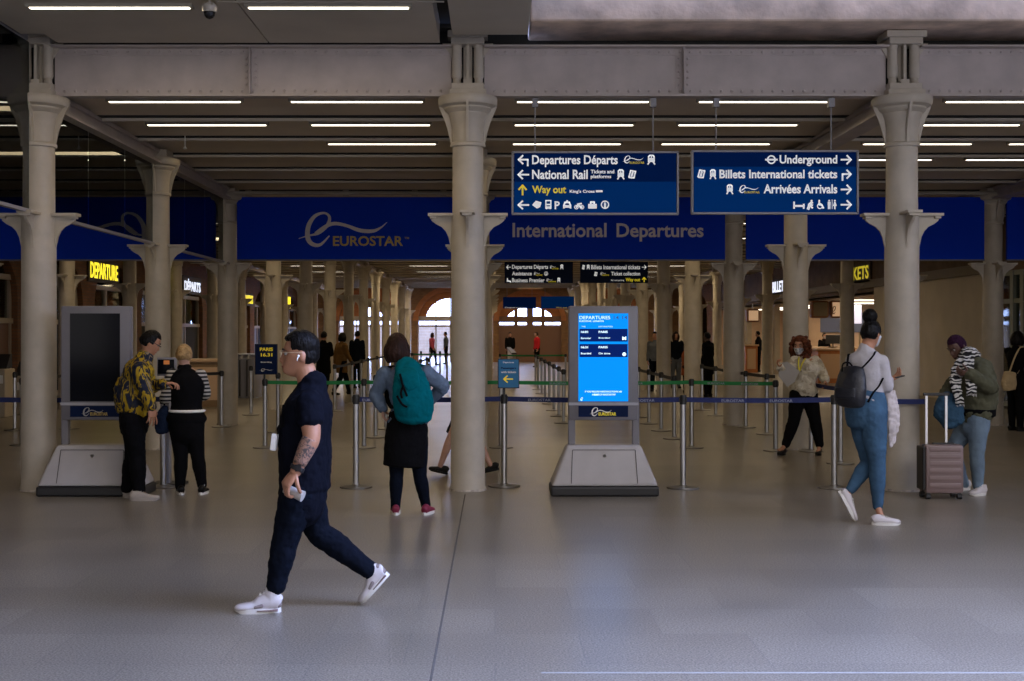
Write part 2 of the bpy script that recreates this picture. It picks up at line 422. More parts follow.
ICON = {
 'left': [('l', [(1, .5), (.05, .5)]), ('l', [(.42, .95), (.03, .5), (.42, .05)])],
 'right': [('l', [(0, .5), (.95, .5)]), ('l', [(.58, .95), (.97, .5), (.58, .05)])],
 'up': [('l', [(.5, 0), (.5, .95)]), ('l', [(.05, .55), (.5, .98), (.95, .55)])],
 'turnleft': [('l', [(.92, 0), (.92, .6), (.08, .6)]), ('l', [(.45, 1), (.05, .6), (.45, .2)])],
 'turnright': [('l', [(.08, 0), (.08, .6), (.92, .6)]), ('l', [(.55, 1), (.95, .6), (.55, .2)])],
 'train': [('l', [(.2, .32), (.2, .85), (.35, .97), (.65, .97), (.8, .85), (.8, .32), (.2, .32)]), ('l', [(.2, .6), (.8, .6)]), ('l', [(.5, .6), (.5, .95)], .7), ('l', [(.3, .25), (.12, 0)]), ('l', [(.7, .25), (.88, 0)]), ('l', [(.28, .42), (.72, .42)], 1.3)],
 'ticket': [('p', [(.05, .08), (.5, 0), (.62, .1), (.38, .25)]), ('l', [(.3, .95), (.9, .85), (.7, .1), (.08, .2), (.3, .95)]), ('l', [(.55, .72), (.42, .35)], 1.4)],
 'bus': [('l', [(.12, .12), (.12, .95), (.88, .95), (.88, .12), (.12, .12)]), ('l', [(.12, .52), (.88, .52)], 1.2), ('l', [(.12, .25), (.88, .25)]), ('p', [(.15, 0), (.3, 0), (.3, .12), (.15, .12)]), ('p', [(.7, 0), (.85, 0), (.85, .12), (.7, .12)])],
 'taxi': [('l', [(.1, .1), (.1, .4), (.25, .75), (.75, .75), (.9, .4), (.9, .1)]), ('p', [(.1, .12), (.9, .12), (.9, .42), (.1, .42)]), ('p', [(.4, .8), (.6, .8), (.6, 1), (.4, 1)])],
 'bike': [('r', .22, .3, .26, .12), ('r', .78, .3, .26, .12), ('l', [(.22, .3), (.42, .7), (.62, .3), (.78, .3)]), ('l', [(.35, .72), (.7, .8)])],
 'case': [('p', [(.05, .02), (.95, .02), (.95, .7), (.05, .7)]), ('l', [(.33, .7), (.33, .95), (.67, .95), (.67, .7)])],
 'phone': [('p', [(.0, .45), (.4, .95), (1, .75), (.85, .2), (.5, .02)])],
 'bed': [('l', [(.04, 0), (.04, .95)]), ('l', [(.96, 0), (.96, .6)]), ('p', [(.04, .2), (.96, .2), (.96, .5), (.04, .5)])],
 'baby': [('c', .7, .88, .12), ('l', [(.1, 0), (.4, .5), (.75, .7)], 1.6), ('l', [(.15, .45), (.85, .4)]), ('l', [(.55, .3), (.85, .1)])],
 'wheel': [('r', .5, .3, .28, .1), ('c', .4, .92, .09), ('l', [(.4, .8), (.42, .45), (.75, .42), (.95, .08)], 1.3)],
 'wc': [('c', .2, .9, .1), ('p', [(.05, .4), (.35, .4), (.35, .78), (.05, .78)]), ('l', [(.13, .4), (.13, 0)]), ('l', [(.28, .4), (.28, 0)]), ('l', [(.52, 0), (.52, 1)], .5),
        ('c', .8, .9, .1), ('p', [(.6, .3), (1, .3), (.86, .78), (.74, .78)]), ('l', [(.8, .3), (.8, 0)], 1.3)],
 'underground': [('r', .5, .5, .42, .16), ('p', [(-.15, .4), (1.15, .4), (1.15, .6), (-.15, .6)])],
 'rail': [('l', [(0, .65), (1, .65)]), ('l', [(0, .35), (1, .35)])],
 'info': [('r', .5, .5, .43, .14), ('l', [(.5, .2), (.5, .6)], 1.5), ('c', .5, .78, .07)],
 'seat': [('c', .2, .9, .12), ('l', [(.2, .75), (.35, .3), (.8, .3), (.9, 0)], 1.5), ('p', [(.05, .1), (.2, .1), (.2, .6), (.05, .6)])],
}
# ------------------------------------------------------------------ palette
M_floor = mat_floor()
M_col = mat('cream_column_paint', (.44, .395, .325), .5, noise_amt=.10, nscale=5, bump=.08, bscale=25)
M_gird = mat('grey_girder_paint', (.44, .39, .375), .55, noise_amt=.10, nscale=4, bump=.06)
M_ceil = mat('ceiling_panel_paint', (.60, .52, .42), .7, noise_amt=.10, nscale=1.2)
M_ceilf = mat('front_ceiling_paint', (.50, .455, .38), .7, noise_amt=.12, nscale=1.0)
M_rib = mat('ceiling_rib_paint', (.62, .57, .48), .6)
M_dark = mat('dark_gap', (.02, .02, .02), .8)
M_black = mat('black_plastic', (.012, .012, .014), .45)
M_conc = mat('weathered_concrete', (.76, .61, .50), .85, noise_amt=.30, nscale=3, bump=.3, bscale=14)
M_steel = mat('brushed_steel', (.50, .50, .50), .32, metal=1.0, noise_amt=.06, nscale=60, stretch=(1, 1, .05))
M_alu = mat('grey_metal_paint', (.26, .26, .30), .4, noise_amt=.05)
M_cream = mat('cream_wall_paint', (.42, .36, .28), .7, noise_amt=.05)
M_beige = mat('beige_panel', (.62, .56, .48), .65, noise_amt=.06, nscale=2)
M_brown = mat('brown_fascia', (.12, .075, .045), .7, noise_amt=.3, nscale=3)
M_brick_x = mat_brick('brick_wall_side', (.30, .13, .055), (.22, .09, .04), (.16, .11, .07), 'YZ')
M_brick_y = mat_brick('brick_wall_end', (.34, .17, .06), (.26, .12, .045), (.18, .13, .07), 'XZ')
M_orange = mat_brick('orange_arch_brick', (.62, .22, .06), (.50, .17, .05), (.3, .16, .08), 'YZ')
M_navy = mat('navy_banner', (.0, .035, .50), .6, spec=.08)
M_navyd = mat('dark_navy_sign', (.002, .010, .05), .5, spec=.1)
M_blue = mat('blue_sign', (.0, .030, .15), .7, spec=.03, emit=(0, .02, .10), estr=.35)
M_blued = mat('deep_blue_sign', (.0, .012, .075), .7, spec=.03, emit=(0, .006, .04), estr=.35)
M_white = mat('white_lettering', (.85, .85, .83), .5)
M_signw = mat('lit_sign_white', (.88, .88, .88), .5, emit=(.8, .85, .9), estr=.30)
M_silver = mat('silver_logo', (.60, .57, .60), .45)
M_yel = mat('yellow_lettering', (.95, .78, .04), .5, emit=(.8, .65, .02), estr=.15)
M_gold = mat('gold_lettering', (.50, .36, .08), .5)
M_glass = mat_glass('clear_partition_glass', (.88, .93, .90), .015, 1.45)
M_shopg = mat_glass('shop_window_glass', (.45, .50, .50), .03, 1.6)
M_tube = mat('lit_strip_diffuser', (1, 1, 1), .5, emit=(1.0, .88, .68), estr=5.0)
M_casing = mat('light_casing', (.35, .33, .28), .6)

G = 4.47
COLX = {'left outer': -9.10, 'left': -4.71, 'centre': -0.28, 'right': 4.20, 'right outer': 8.77}
ROWY = [12.66+G*i for i in range(13)]

# ------------------------------------------------------------------ floor
b = MB(); b.box2((-16, -7, -.2), (16, 69.2, 0)); struct(b.build('floor', M_floor))
b = MB()
for x in (-.30,): b.box2((x-.006, 3, 0), (x+.006, 12.3, .0012))
struct(b.build('trim_1', mat('floor_joint', (.11, .10, .09), .9, spec=0)))
b = MB(); b.box2((.22, 5.838, 0), (4.8, 5.85, .0012)); struct(b.build('trim_2', mat('pale_floor_inlay', (.36, .36, .35), .9, spec=0)))
# ------------------------------------------------------------------ ceilings
ZC = 4.17
b = MB(); rb = MB(); gb = MB()
y = 12.98; x0, x1 = -16, 16
ys = []
while y < 69: ys.append(y); y += G/3
def strip(bm_, y0, y1, z0, z1, zt):
    bm_.prism([(y0, z0), (y1, z1), (y1, zt), (y0, zt)], (x0, 0, 0), (0, 1, 0), (0, 0, 1), (1, 0, 0), x1-x0)
prev = 12.72
for yy in ys+[69.2]:
    a, c = prev, yy-.12
    n = 4
    for k in range(n):
        t0, t1 = k/n, (k+1)/n
        strip(b, a+(c-a)*t0, a+(c-a)*t1, ZC+.05*math.sin(PI*t0), ZC+.05*math.sin(PI*t1), ZC+.16)
    strip(b, c, yy+.07, ZC+.13, ZC+.13, ZC+.2)      # the open joint
    if yy < 69: strip(gb, yy-.055, yy+.004, ZC-.012, ZC-.012, ZC+.10); strip(rb, yy+.005, yy+.07, ZC-.045, ZC-.045, ZC+.14)  # dark strip paints the shade of the joint in front of each rib
    prev = yy+.07
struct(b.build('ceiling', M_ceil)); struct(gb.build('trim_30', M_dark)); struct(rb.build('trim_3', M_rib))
b = MB(); b.box2((x0, 13.12, 4.70), (x1, 69.2, 4.8)); b.box2((x0, 12.69, 4.2), (.34, 12.75, 4.75)); b.box2((.34, 12.69, 4.2), (x1, 12.75, 4.56)); b.box2((.34, 13.0, 4.3), (x1, 13.1, 4.74))
struct(b.build('ceiling_slab', M_dark))
# unseen slabs added overhead to confine the daylight to the open well
b = MB(); b.box2((-16, -7.2, 5.0), (.8, 12.05, 5.2)); b.box2((-1.0, -7.2, 5.0), (16, 0.5, 5.2)); b.box2((-1.0, 7.3, 5.0), (16, 12.05, 5.2)); struct(b.build('ceiling_light_blocker', M_ceilf))
# front soffits, either side of the open well to the glass roof
b = MB()
for a, c, ye in ((-16, -4.99, 12.42), (-4.985, -4.76, 12.05), (-4.66, -4.43, 12.05), (-4.43, -2.3, 12.42), (-2.285, -.56, 12.42)): b.box2((a, 10.2, 4.56), (c, ye, 4.78))
b.box2((-.42, 10.2, 4.55), (.325, 12.05, 4.80), bev=.01)
struct(b.build('ceiling_front', M_ceilf))
b = MB(); b.box2((-16, 10.2, 4.80), (.325, 12.6, 5.6)); struct(b.build('ceiling_upstand', M_dark))
b = MB()
b.box2((.35, 12.18, 4.72), (16, 13.1, 6.6), bev=.02)
struct(b.build('ceiling_edge', M_conc))
b = MB(); b.box2((-16, 12.44, 4.72), (.34, 12.75, 4.76)); struct(b.build('trim_4', M_dark))
# ------------------------------------------------------------------ girders
def girder(i, xa, xb):
    b = MB(); Y = 12.66
    b.box2((xa, Y-.012, 4.07), (xb, Y+.012, 4.55))
    b.box2((xa, Y-.07, 4.055), (xb, Y+.07, 4.075)); b.box2((xa, Y-.06, 4.07), (xb, Y+.06, 4.08))
    b.box2((xa, Y-.13, 4.55), (xb, Y+.13, 4.568))
    for z0, z1 in ((4.08, 4.15), (4.485, 4.55)): b.box2((xa, Y-.024, z0), (xb, Y+.024, z1))
    xm = (xa+xb)/2-.02
    for s in (-1, 1):
        b.box2((xm-.006, Y+s*.02, 4.08), (xm+.006, Y+s*.11, 4.55)); b.box2((xm-.07, Y+s*.012, 4.15), (xm+.07, Y+s*.026, 4.485))
    n = int((xb-xa)/.105)
    for k in range(n+1):
        x = xa+(xb-xa)*k/n
        for z in (4.115, 4.517): b.ball((x, Y-.024, z), (.018, .014, .018), sub=1)
    for k in range(1, 6):
        for dx in (-.045, .045): b.ball((xm+dx, Y-.026, 4.115+.067*k), (.017, .014, .017), sub=1)
    struct(b.build('trim_%d' % i, M_gird))
xs = [-13.7, -9.10, -4.71, -.28, 4.20, 8.77, 13.2]
for i in range(6): girder(5+i, xs[i]+.17, xs[i+1]-.17)
# beams running back over each column row
for i, x in enumerate(COLX.values()):
    b = MB(); b.box2((x-.035, 12.95, 3.98), (x+.035, 68.3, ZC+.02)); b.box2((x-.12, 12.95, 3.955), (x+.12, 68.3, 3.985))
    b.box2((x-.07, 12.95, ZC-.05), (x+.07, 68.3, ZC-.015))
    for k in range(60):
        yk = 13.1+k*.3
        for s in (-1, 1): b.ball((x+s*.036, yk, 4.02), .014, sub=1)
    struct(b.build('trim_%d' % (11+i), M_gird))

# ------------------------------------------------------------------ cast iron columns
M_colbase = mat('scuffed_column_foot', (.40, .36, .32), .6, noise_amt=.5, nscale=18)
ORD = ['front', 'second', 'third', 'fourth', 'fifth', 'sixth', 'seventh', 'eighth', 'ninth', 'tenth', 'eleventh', 'twelfth', 'thirteenth']
def fin_pts(pr, inner): return [(inner, pr[0][1])]+[(r, z) for r, z in pr]+[(inner, pr[-1][1])]
CAPSIL = [(.178, 3.575), (.185, 3.61), (.20, 3.68), (.222, 3.76), (.25, 3.835), (.28, 3.90), (.298, 3.95), (.30, 3.98)]
BRSIL = [(.165, 2.46), (.185, 2.54), (.20, 2.61), (.228, 2.67), (.27, 2.715), (.33, 2.745), (.375, 2.78), (.385, 2.83)]
def make_column(seg=36, top='plain'):
    root = thing('cast_iron_column', (0, 0, 0), 'x', 'column', 'cream cast-iron columns of the undercroft')
    sh = MB(); sh.lathe([(.19, 0), (.19, .02), (.177, .05), (.175, 1.2), (.172, 2.46), (.168, 2.83), (.160, 2.86), (.158, 3.53), (.160, 3.56)], seg=seg)
    sh.build('shaft', M_col, root, smooth='auto')
    ft = MB(); ft.lathe([(.192, 0), (.192, .018), (.180, .035), (.179, .045), (.1, .045)], seg=seg); ft.build('foot_ring', M_colbase, root, smooth='auto')
    cp = MB()
    cp.lathe([(.15, 3.53), (.178, 3.535), (.182, 3.55), (.178, 3.57), (.162, 3.58), (.166, 3.72), (.185, 3.83), (.20, 3.86), (.20, 3.88), (.225, 3.895), (.245, 3.92), (.245, 3.935), (.29, 3.955), (.303, 3.98), (.305, 4.035), (.298, 4.045), (.15, 4.05)], seg=seg)
    for k in range(4):
        a = k*PI/2
        U = Vector((math.cos(a), math.sin(a), 0)); N = Vector((-math.sin(a), math.cos(a), 0))
        cp.prism(fin_pts(CAPSIL, .10), N*-.012, U, (0, 0, 1), N, .024)
    cp.build('capital', M_col, root, smooth='auto')
    for k in range(4):
        a = k*PI/2; br = MB()
        U = Vector((math.cos(a), math.sin(a), 0)); N = Vector((-math.sin(a), math.cos(a), 0))
        br.prism(fin_pts(BRSIL, .10), N*-.014, U, (0, 0, 1), N, .028)
        br.prism([(.10, 2.825), (.41, 2.825), (.41, 2.853), (.10, 2.853)], N*-.075, U, (0, 0, 1), N, .15)
        br.prism([(.33, 2.80), (.39, 2.80), (.39, 2.826), (.33, 2.826)], N*-.05, U, (0, 0, 1), N, .10)
        br.build('bracket', M_col, root)
    if top == 'stack':
        t = MB()
        t.box2((-.19, -.17, 4.045), (.19, .17, 4.11), bev=.006); t.box2((-.165, -.14, 4.11), (.165, .14, 4.175), bev=.004)
        t.build('bearing_block', M_col, root)
        for s in (-1, 1):
            c = MB(); c.lathe([(.05, 4.17), (.05, 4.185), (.042, 4.20), (.042, 4.235), (.05, 4.245), (.054, 4.26), (.052, 4.36), (.054, 4.37), (.052, 4.38), (.05, 4.55), (.055, 4.56), (.055, 4.575)], o=(s*.112, -.05, 0), seg=20)
            c.build('colonnette', M_col, root, smooth='auto')
        t = MB(); t.box2((-.014, -.10, 4.175), (.014, .12, 4.60)); t.box2((-.045, -.105, 4.17), (.045, -.085, 4.22)); t.box2((-.045, -.02, 4.17), (.045, .12, 4.6)); t.build('web_plate', M_col, root)
        t = MB(); t.box2((-.17, -.15, 4.575), (.17, .15, 4.64), bev=.005); t.box2((-.205, -.17, 4.64), (.205, .17, 4.71), bev=.008); t.build('head_block', M_col, root)
        for s in (-1, 1):
            g = MB(); g.prism([(s*.15, 4.44), (s*.26, 4.60), (s*.15, 4.60)], (0, -.04, 0), (1, 0, 0), (0, 0, 1), (0, 1, 0), .03); g.build('gusset', M_col, root)
    else:
        t = MB(); t.box2((-.17, -.17, 4.045), (.17, .17, 4.16), bev=.005); t.build('bearing_block', M_col, root)
    return root
ROWTXT = {'left outer': 'in the far left row by the shops', 'left': 'in the row behind the dark information totem', 'centre': 'in the row behind the central column',
          'right': 'in the row right of the lit totem', 'right outer': 'in the far right row by the ticket office'}
stack = None; plain = None
for rn, cx in COLX.items():
    for k, ry in enumerate(ROWY):
        px = CX+FPX*cx/ry
        if px < -60 or px > 1090: continue
        if k == 0:
            if stack is None: stack = make_column(40, 'stack'); r = stack; r.location = (cx, ry, 0)
            else: r = dup(stack, (cx, ry, 0))
            r['label'] = {'left': 'cream cast-iron column in front beside the dark totem and the couple', 'centre': 'cream cast-iron column in the middle, left of the lit blue totem',
                          'right': 'cream cast-iron column in front beside the pink suitcase'}.get(rn, 'cream column outside the frame')
        else:
            if plain is None: plain = make_column(28); r = plain; r.location = (cx, ry, 0)
            else: r = dup(plain, (cx, ry, 0))
            r['label'] = 'cream cast-iron column, %s back %s' % (ORD[k], ROWTXT[rn])

# ------------------------------------------------------------------ ceiling strip lights
def strip_light(x, y, z, lit=True, L=1.43):
    root = thing('strip_light', (x, y, z), 'x', 'ceiling light', 'linear ceiling lights')
    b = MB(); b.box2((x-L/2-.03, y-.05, z-.028), (x+L/2+.03, y+.05, z+.03)); b.build('casing', M_casing, root)
    d = MB(); d.box2((x-L/2, y-.024, z-.034), (x+L/2, y+.024, z-.026)); d.build('diffuser', M_tube, root)
    return root
cnt = 0; sl = None
def put_light(x, y, z, label):
    global sl
    if sl is None: sl = strip_light(x, y, z); sl['label'] = label
    else: dup(sl, (x, y, z), label=label)
put_light(-3.45, 10.98, 4.56, 'bright strip light on the front soffit, left of the dome camera')
put_light(-1.49, 10.98, 4.56, 'bright strip light on the front soffit, right of the dome camera')
bayname = {-8.06: 'over the far left bay', -5.9: 'left of the dark totem column', -3.50: 'over the couple at the dark totem', -1.51: 'over the walking man', .96: 'above the lit blue totem', 2.95: 'above the curly haired steward', 5.65: 'right of the suitcase column', 7.6: 'at the right edge'}
rowname = {13.4: 'first behind the girder', 14.9: 'second behind the girder', 16.4: 'third behind the girder', 17.9: 'fourth behind the girder', 20.4: 'just before the banners'}
for ry, skip in ((13.4, ()), (14.9, ()), (16.4, (-3.50, -5.9)), (17.9, (-3.50, -1.51, .96, 2.95))):
    for x in bayname:
        if x in skip: continue
        put_light(x, ry, ZC+.004, 'ceiling strip light %s, %s' % (bayname[x], rowname[ry]))
for i in range(11):
    for x, t in ((-6.97, 'left aisle'), (-2.5, 'walkway left of the middle row'), (1.96, 'walkway behind the lit totem'), (6.44, 'right aisle')):
        put_light(x, 23.8+i*G, ZC+.004, 'ceiling strip light behind the banners over the %s, %s along' % (t, ORD[i]))
# the light those fittings throw
area_light('lamp_front', (-3.45, 10.98, 4.50), 1.4, .1, 14); area_light('lamp_front', (-1.49, 10.98, 4.50), 1.4, .1, 14)
for i, ry in enumerate((13.6, 17.0)):
    for x in (-7, -2.5, 1.96, 6.44): area_light('lamp', (x, ry, ZC-.06), 3.4, .3, 10)
for i in range(6):
    yy = 24.5+i*8
    for x in (-7, -2.5, 1.96, 6.44): area_light('lamp', (x, yy, ZC-.06), 3.0, 1.0, 34 if yy < 46 else 70)

# ------------------------------------------------------------------ banners across the third row of columns
YB = 21.5
def banner(xa, xb, label):
    root = thing('banner', ((xa+xb)/2, YB, 2.90), label, 'banner', 'navy banners between the columns')
    b = MB(); b.box2((xa, YB-.03, 2.905), (xb, YB+.03, 4.0)); b.build('panel', M_navy, root)
    b = MB(); b.box2((xa, YB-.04, 2.885), (xb, YB+.04, 2.91)); b.build('bottom_rail', mat('banner_rail', (.09, .09, .14), .4), root)
    return root
banner(-13.5, -9.35, 'navy banner panel beyond the left edge')
bn = [banner(-9.0, -4.90, 'plain navy banner at left behind the dark totem'),
      banner(-4.52, -.46, 'navy banner with the silver swoosh logo and yellow lettering'),
      banner(-.10, 4.03, 'navy banner reading International Departures'),
      banner(4.40, 8.57, 'plain navy banner behind the right column'),
      banner(8.97, 13.0, 'navy banner panel at the far right edge')]
FN = (0, -1, 0); FU = (1, 0, 0); FV = (0, 0, 1)
def bx(px0, px1, py0, py1, Y):      # box on a front-facing board at depth Y from its extent in the photograph
    return (GX(px0, Y), GX(px1, Y), GZ(py1, Y), GZ(py0, Y))
o = (0, YB-.03, 0); Yt = YB-.035
b = MB(); bb = bx(297, 387, 212, 246, Yt); swoosh(b, LOGO_T, o, FU, FV, FN, bb, .012); bb = bx(297, 387, 212, 246, Yt); swoosh(b, [(x, y_, w_*.8) for x, y_, w_ in LOGO_E], o, FU, FV, FN, bb, .018)
b.build('swoosh_logo', M_silver, bn[1])
b = MB(); put_text(b, 'EUROSTAR', o, FU, FV, FN, bx(333, 403, 236, 246, Yt), .012, .02); b.build('lettering', M_gold, bn[1])
b = MB(); put_text(b, 'TM', o, FU, FV, FN, bx(404.5, 409, 237, 239, Yt), .008, .01); b.build('small_mark', M_gold, bn[1])
for t_, q_ in (('International', (512.5, 606.5, 223, 237.3)), ('Departures', (616.5, 703.5, 223.3, 241.5))):
    b = MB(); put_text(b, t_, o, FU, FV, FN, bx(*q_, Yt), .012, .02); b.build('lettering', mat('grey_lettering', (.66, .62, .66), .5), bn[2])
b = MB(); b.cyl((-13.5, YB-.12, 4.06), (13.2, YB-.12, 4.06), .035)
for x in (-8.5, -7.6, -4.3, -2.6, -1.4, -.9, 1.2, 2.8, 5.4, 7.2): b.cyl((x-.05, YB-.12, 4.06), (x+.05, YB-.12, 4.06), .05)
tag(b.build('pipe', mat('pipe_paint', (.34, .31, .26), .5), smooth='auto'), 'long horizontal pipe with couplings running above the banners', 'pipe')

# ------------------------------------------------------------------ glass partition along the left column row
root = thing('glass_partition', (-4.71, 9.5, 2.84), 'high glass partition above the rail along the left columns', 'partition')
pn = [10.3, 11.5]+[12.40]
b = MB(); b.box2((-4.735, 10.3, 2.835), (-4.685, 12.45, 2.87)); b.box2((-4.735, 12.9, 2.835), (-4.685, 16.9, 2.87)); b.box2((-4.735, 17.35, 2.835), (-4.685, 21.3, 2.87)); b.build('bottom_rail', M_alu, root)
b = MB(); b.box2((-4.735, 10.3, 4.56), (-4.685, 12.3, 4.62)); b.build('top_rail', M_alu, root)
for ya, yb, zt in ((10.3, 12.40, 4.56), (12.92, 14.2, 3.95), (14.212, 15.6, 3.95), (15.612, 16.88, 3.95), (17.4, 18.6, 3.95), (18.612, 19.9, 3.95), (19.912, 21.25, 3.95)):
    b = MB(); b.box2((-4.7105, ya, 2.865), (-4.7095, yb, zt)); b.build('glass_pane', M_glass, root)

# ------------------------------------------------------------------ enclosing walls, mostly out of frame, added to limit the incoming daylight
b = MB(); b.box2((-16, -7, 0), (-15.8, 69.2, 4.8)); struct(b.build('wall_left', M_cream))
b = MB(); b.box2((15.8, -7, 0), (16, 69.2, 4.8)); struct(b.build('wall_right', M_cream))
b = MB(); b.box2((-16, -7.2, 0), (16, -7, .9)); b.box2((-16, -7.2, 4.4), (16, -7, 5.0))  # unseen wall, its opening shaped to let low light reach the columns
for x in (-16, -10, -4, 2, 8, 14): b.box2((x, -7.2, .9), (x+.6, -7, 4.4))
struct(b.build('wall_unseen_back', M_brick_y))

# ------------------------------------------------------------------ left shop wall (X = -11)
XL = -11.0
def arch_wall(b, axis, fixed, th, a0, a1, z1, openings):
    """wall along axis with arched openings [(c, halfw, spring, rise)] ; a = coordinate along wall"""
    o = (fixed, 0, 0) if axis == 'Y' else (0, fixed, 0); U = (0, 1, 0) if axis == 'Y' else (1, 0, 0); N = (1, 0, 0) if axis == 'Y' else (0, 1, 0)
    cur = a0
    for c, hw, sp, rise in openings:
        b.prism([(cur, 0), (c-hw, 0), (c-hw, z1), (cur, z1)], o, U, (0, 0, 1), N, th)
        n = 14; arc = [(c-hw*math.cos(PI*k/n), sp+rise*math.sin(PI*k/n)) for k in range(n+1)]
        for k in range(n): b.prism([arc[k], arc[k+1], (arc[k+1][0], z1), (arc[k][0], z1)], o, U, (0, 0, 1), N, th)
        cur = c+hw
    b.prism([(cur, 0), (a1, 0), (a1, z1), (cur, z1)], o, U, (0, 0, 1), N, th)
    return b
ops = [(26.5+G*k, 1.75, 2.45, 1.15) for k in range(10)]
b = arch_wall(MB(), 'Y', XL-.35, .35, 24, 68.5, ZC+.05, ops); struct(b.build('wall_shops', M_brick_x))
b = MB(); b.box2((-16, 23.8, 0), (-11, 24, ZC+.05)); struct(b.build('wall_left_return', M_cream))
M_grey = mat('grey_panel', (.16, .17, .20), .5); M_teal = mat('teal_display', (.02, .25, .22), .4, emit=(.02, .45, .40), estr=.25)
M_frame = mat('cream_frame', (.42, .36, .29), .5); M_browp = mat('brown_panel', (.19, .095, .055), .5)
M_shopl = mat('shop_downlight', (1, 1, 1), .5, emit=(1, .9, .75), estr=6)
for k, (c, hw, spz, rise) in enumerate(ops):
    root = struct(thing('window_%d' % (k+1), (XL-.2, c, 0), 'glazed shop front under a brick arch', 'shop front', 'shop fronts on the left wall'))
    b = MB()
    for yy in (c-hw+.05, c-.3, c+hw-.05): b.box2((XL-.26, yy-.06, 0), (XL-.14, yy+.06, 2.9 if abs(yy-c) > 1 else 2.9))
    for z in (1.9, 2.9, .1): b.box2((XL-.28, c-hw, z-.06), (XL-.1, c+hw, z+.06))
    b.build('frame', M_frame, root)
    b = MB(); b.box2((XL-.21, c-hw, 1.9), (XL-.2, c+hw, 3.6)); b.build('pane', M_shopg, root)
    b = MB(); b.box2((XL-.24, c-hw, .1), (XL-.17, c-.36, 1.85)); b.build('lower_panel', (M_browp if k in (0,) else M_grey if k % 3 == 1 else M_dark), root)
    b = MB(); b.box2((XL-.24, c-.24, .1), (XL-.17, c+hw, 1.85)); b.build('door_panel', (M_browp if k == 0 else M_dark), root)
# shop interiors behind the glass: a shelf display and ceiling downlights
b = MB(); b.box2((-15.8, 24, 3.3), (-11.35, 68, 3.4)); struct(b.build('ceiling_shops', mat('shop_ceiling', (.10, .08, .07), .8)))
b = MB(); b.box2((-14.2, 24, 0), (-14.1, 68, 3.3)); struct(b.build('wall_shops_rear', mat('shop_rear', (.12, .08, .05), .8, noise_amt=.5, nscale=1.5)))
for k in range(10):
    for j, (dy, dx) in enumerate(((-.8, -12.2), (.7, -13.0))):
        b = MB(); b.box2((dx-.3, 26.5+G*k+dy-.06, 3.27), (dx+.3, 26.5+G*k+dy+.06, 3.3))
        tag(b.build('shop_downlight', M_shopl), 'small bright light inside the shop front %s along the left wall, %s' % (ORD[k], ('nearer', 'deeper')[j]), 'ceiling light', 'downlights inside the shops')
for k in (0, 1, 2, 4):
    b = MB()
    b.box2((-12.2, 26.2+G*k, 0), (-11.9, 27.5+G*k, 2.75)); 
    tag(b.build('display_screen', M_teal), 'teal lit display board inside the %s shop on the left' % ORD[k], 'screen', 'teal boards in the shops')
def side_sign(text, x, ya, yb, z0, z1, m, side, label, back=True):
    """letters standing on a side wall; side -1 left wall (faces +X)"""
    root = thing('illuminated_sign', (x, (ya+yb)/2, z0), label, 'sign', 'illuminated wall lettering')
    if back:
        b = MB(); b.box2((x, min(ya, yb)-.15, z0-.1), (x+side*.06, max(ya, yb)+.15, z1+.1)); b.build('backing', mat('sign_backing', (.06, .035, .025), .6), root)
    b = MB()
    if side < 0: put_text(b, text, (x, 0, 0), (0, 1, 0), (0, 0, 1), (1, 0, 0), (ya, yb, z0, z1), .008, .02)
    else: put_text(b, text, (x, 0, 0), (0, -1, 0), (0, 0, 1), (-1, 0, 0), (-yb, -ya, z0, z1), .008, .02)
    b.build('letters', m, root); return root
M_ley = mat('lit_yellow_letters', (.9, .8, .05), .5, emit=(.95, .78, .03), estr=1.3); M_lew = mat('lit_white_letters', (.9, .9, .95), .5, emit=(.8, .85, 1), estr=1.3)
def yl(px): return 13486/(495-px)
side_sign('DEPARTURE', XL+.05, yl(88.5), yl(116), 3.12, 3.56, M_ley, -1, 'yellow illuminated DEPARTURE lettering on the left wall')
side_sign('DÉPARTS', XL+.05, yl(183), yl(199), 3.12, 3.56, M_lew, -1, 'white illuminated DÉPARTS lettering on the left wall')
side_sign('DEPARTURES', XL+.3, yl(244)*.972, yl(253)*.972, 2.90, 3.26, M_ley, -1, 'small yellow illuminated lettering further along the left wall')
side_sign('DEPARTURES', XL+.35, yl(286.5)*.968, yl(290.5)*.968, 2.9, 3.5, M_ley, -1, 'tiny far yellow illuminated lettering on the left wall')

# ------------------------------------------------------------------ right wall (X = 11): glazing, beige wall, ticket office
XR = 11.0
b = MB(); b.box2((XR, 27.5, 0), (XR+.2, 35.6, 2.95)); b.box2((11, 23.8, 0), (16, 24, ZC+.05)); struct(b.build('wall_beige', M_beige))
b = MB(); b.box2((XR, 24, 2.95), (XR+.25, 35.6, ZC+.05)); b.box2((XR, 35.6, 2.75), (XR+.25, 62, ZC+.05)); struct(b.build('wall_header', M_brown))
b = MB(); b.box2((XR-.10, 27.5, 2.95), (XR, 62, 3.12)); b.box2((XR-.06, 27.5, 3.12), (XR, 62, 3.18)); struct(b.build('trim_17', mat('cornice', (.20, .17, .13), .6)))
b = arch_wall(MB(), 'Y', XR, .3, 62, 68.5, ZC+.05, [(65.2, 1.6, 2.4, 1.2)]); struct(b.build('wall_right_far', M_brick_x))
b = MB()
for yy in (24.6, 25.5, 26.0, 26.9, 27.4): b.box2((XR-.05, yy-.08, 0), (XR+.1, yy+.08, 2.95))
for z in (.1, 2.3, 2.9): b.box2((XR-.03, 24, z-.05), (XR+.08, 27.5, z+.05))
r = struct(b.build('window_11', mat('pale_green_frame', (.22, .25, .21), .5)))
b = MB(); b.box2((XR+.02, 24, .1), (XR+.03, 27.5, 2.9)); b.build('pane', M_shopg, r)
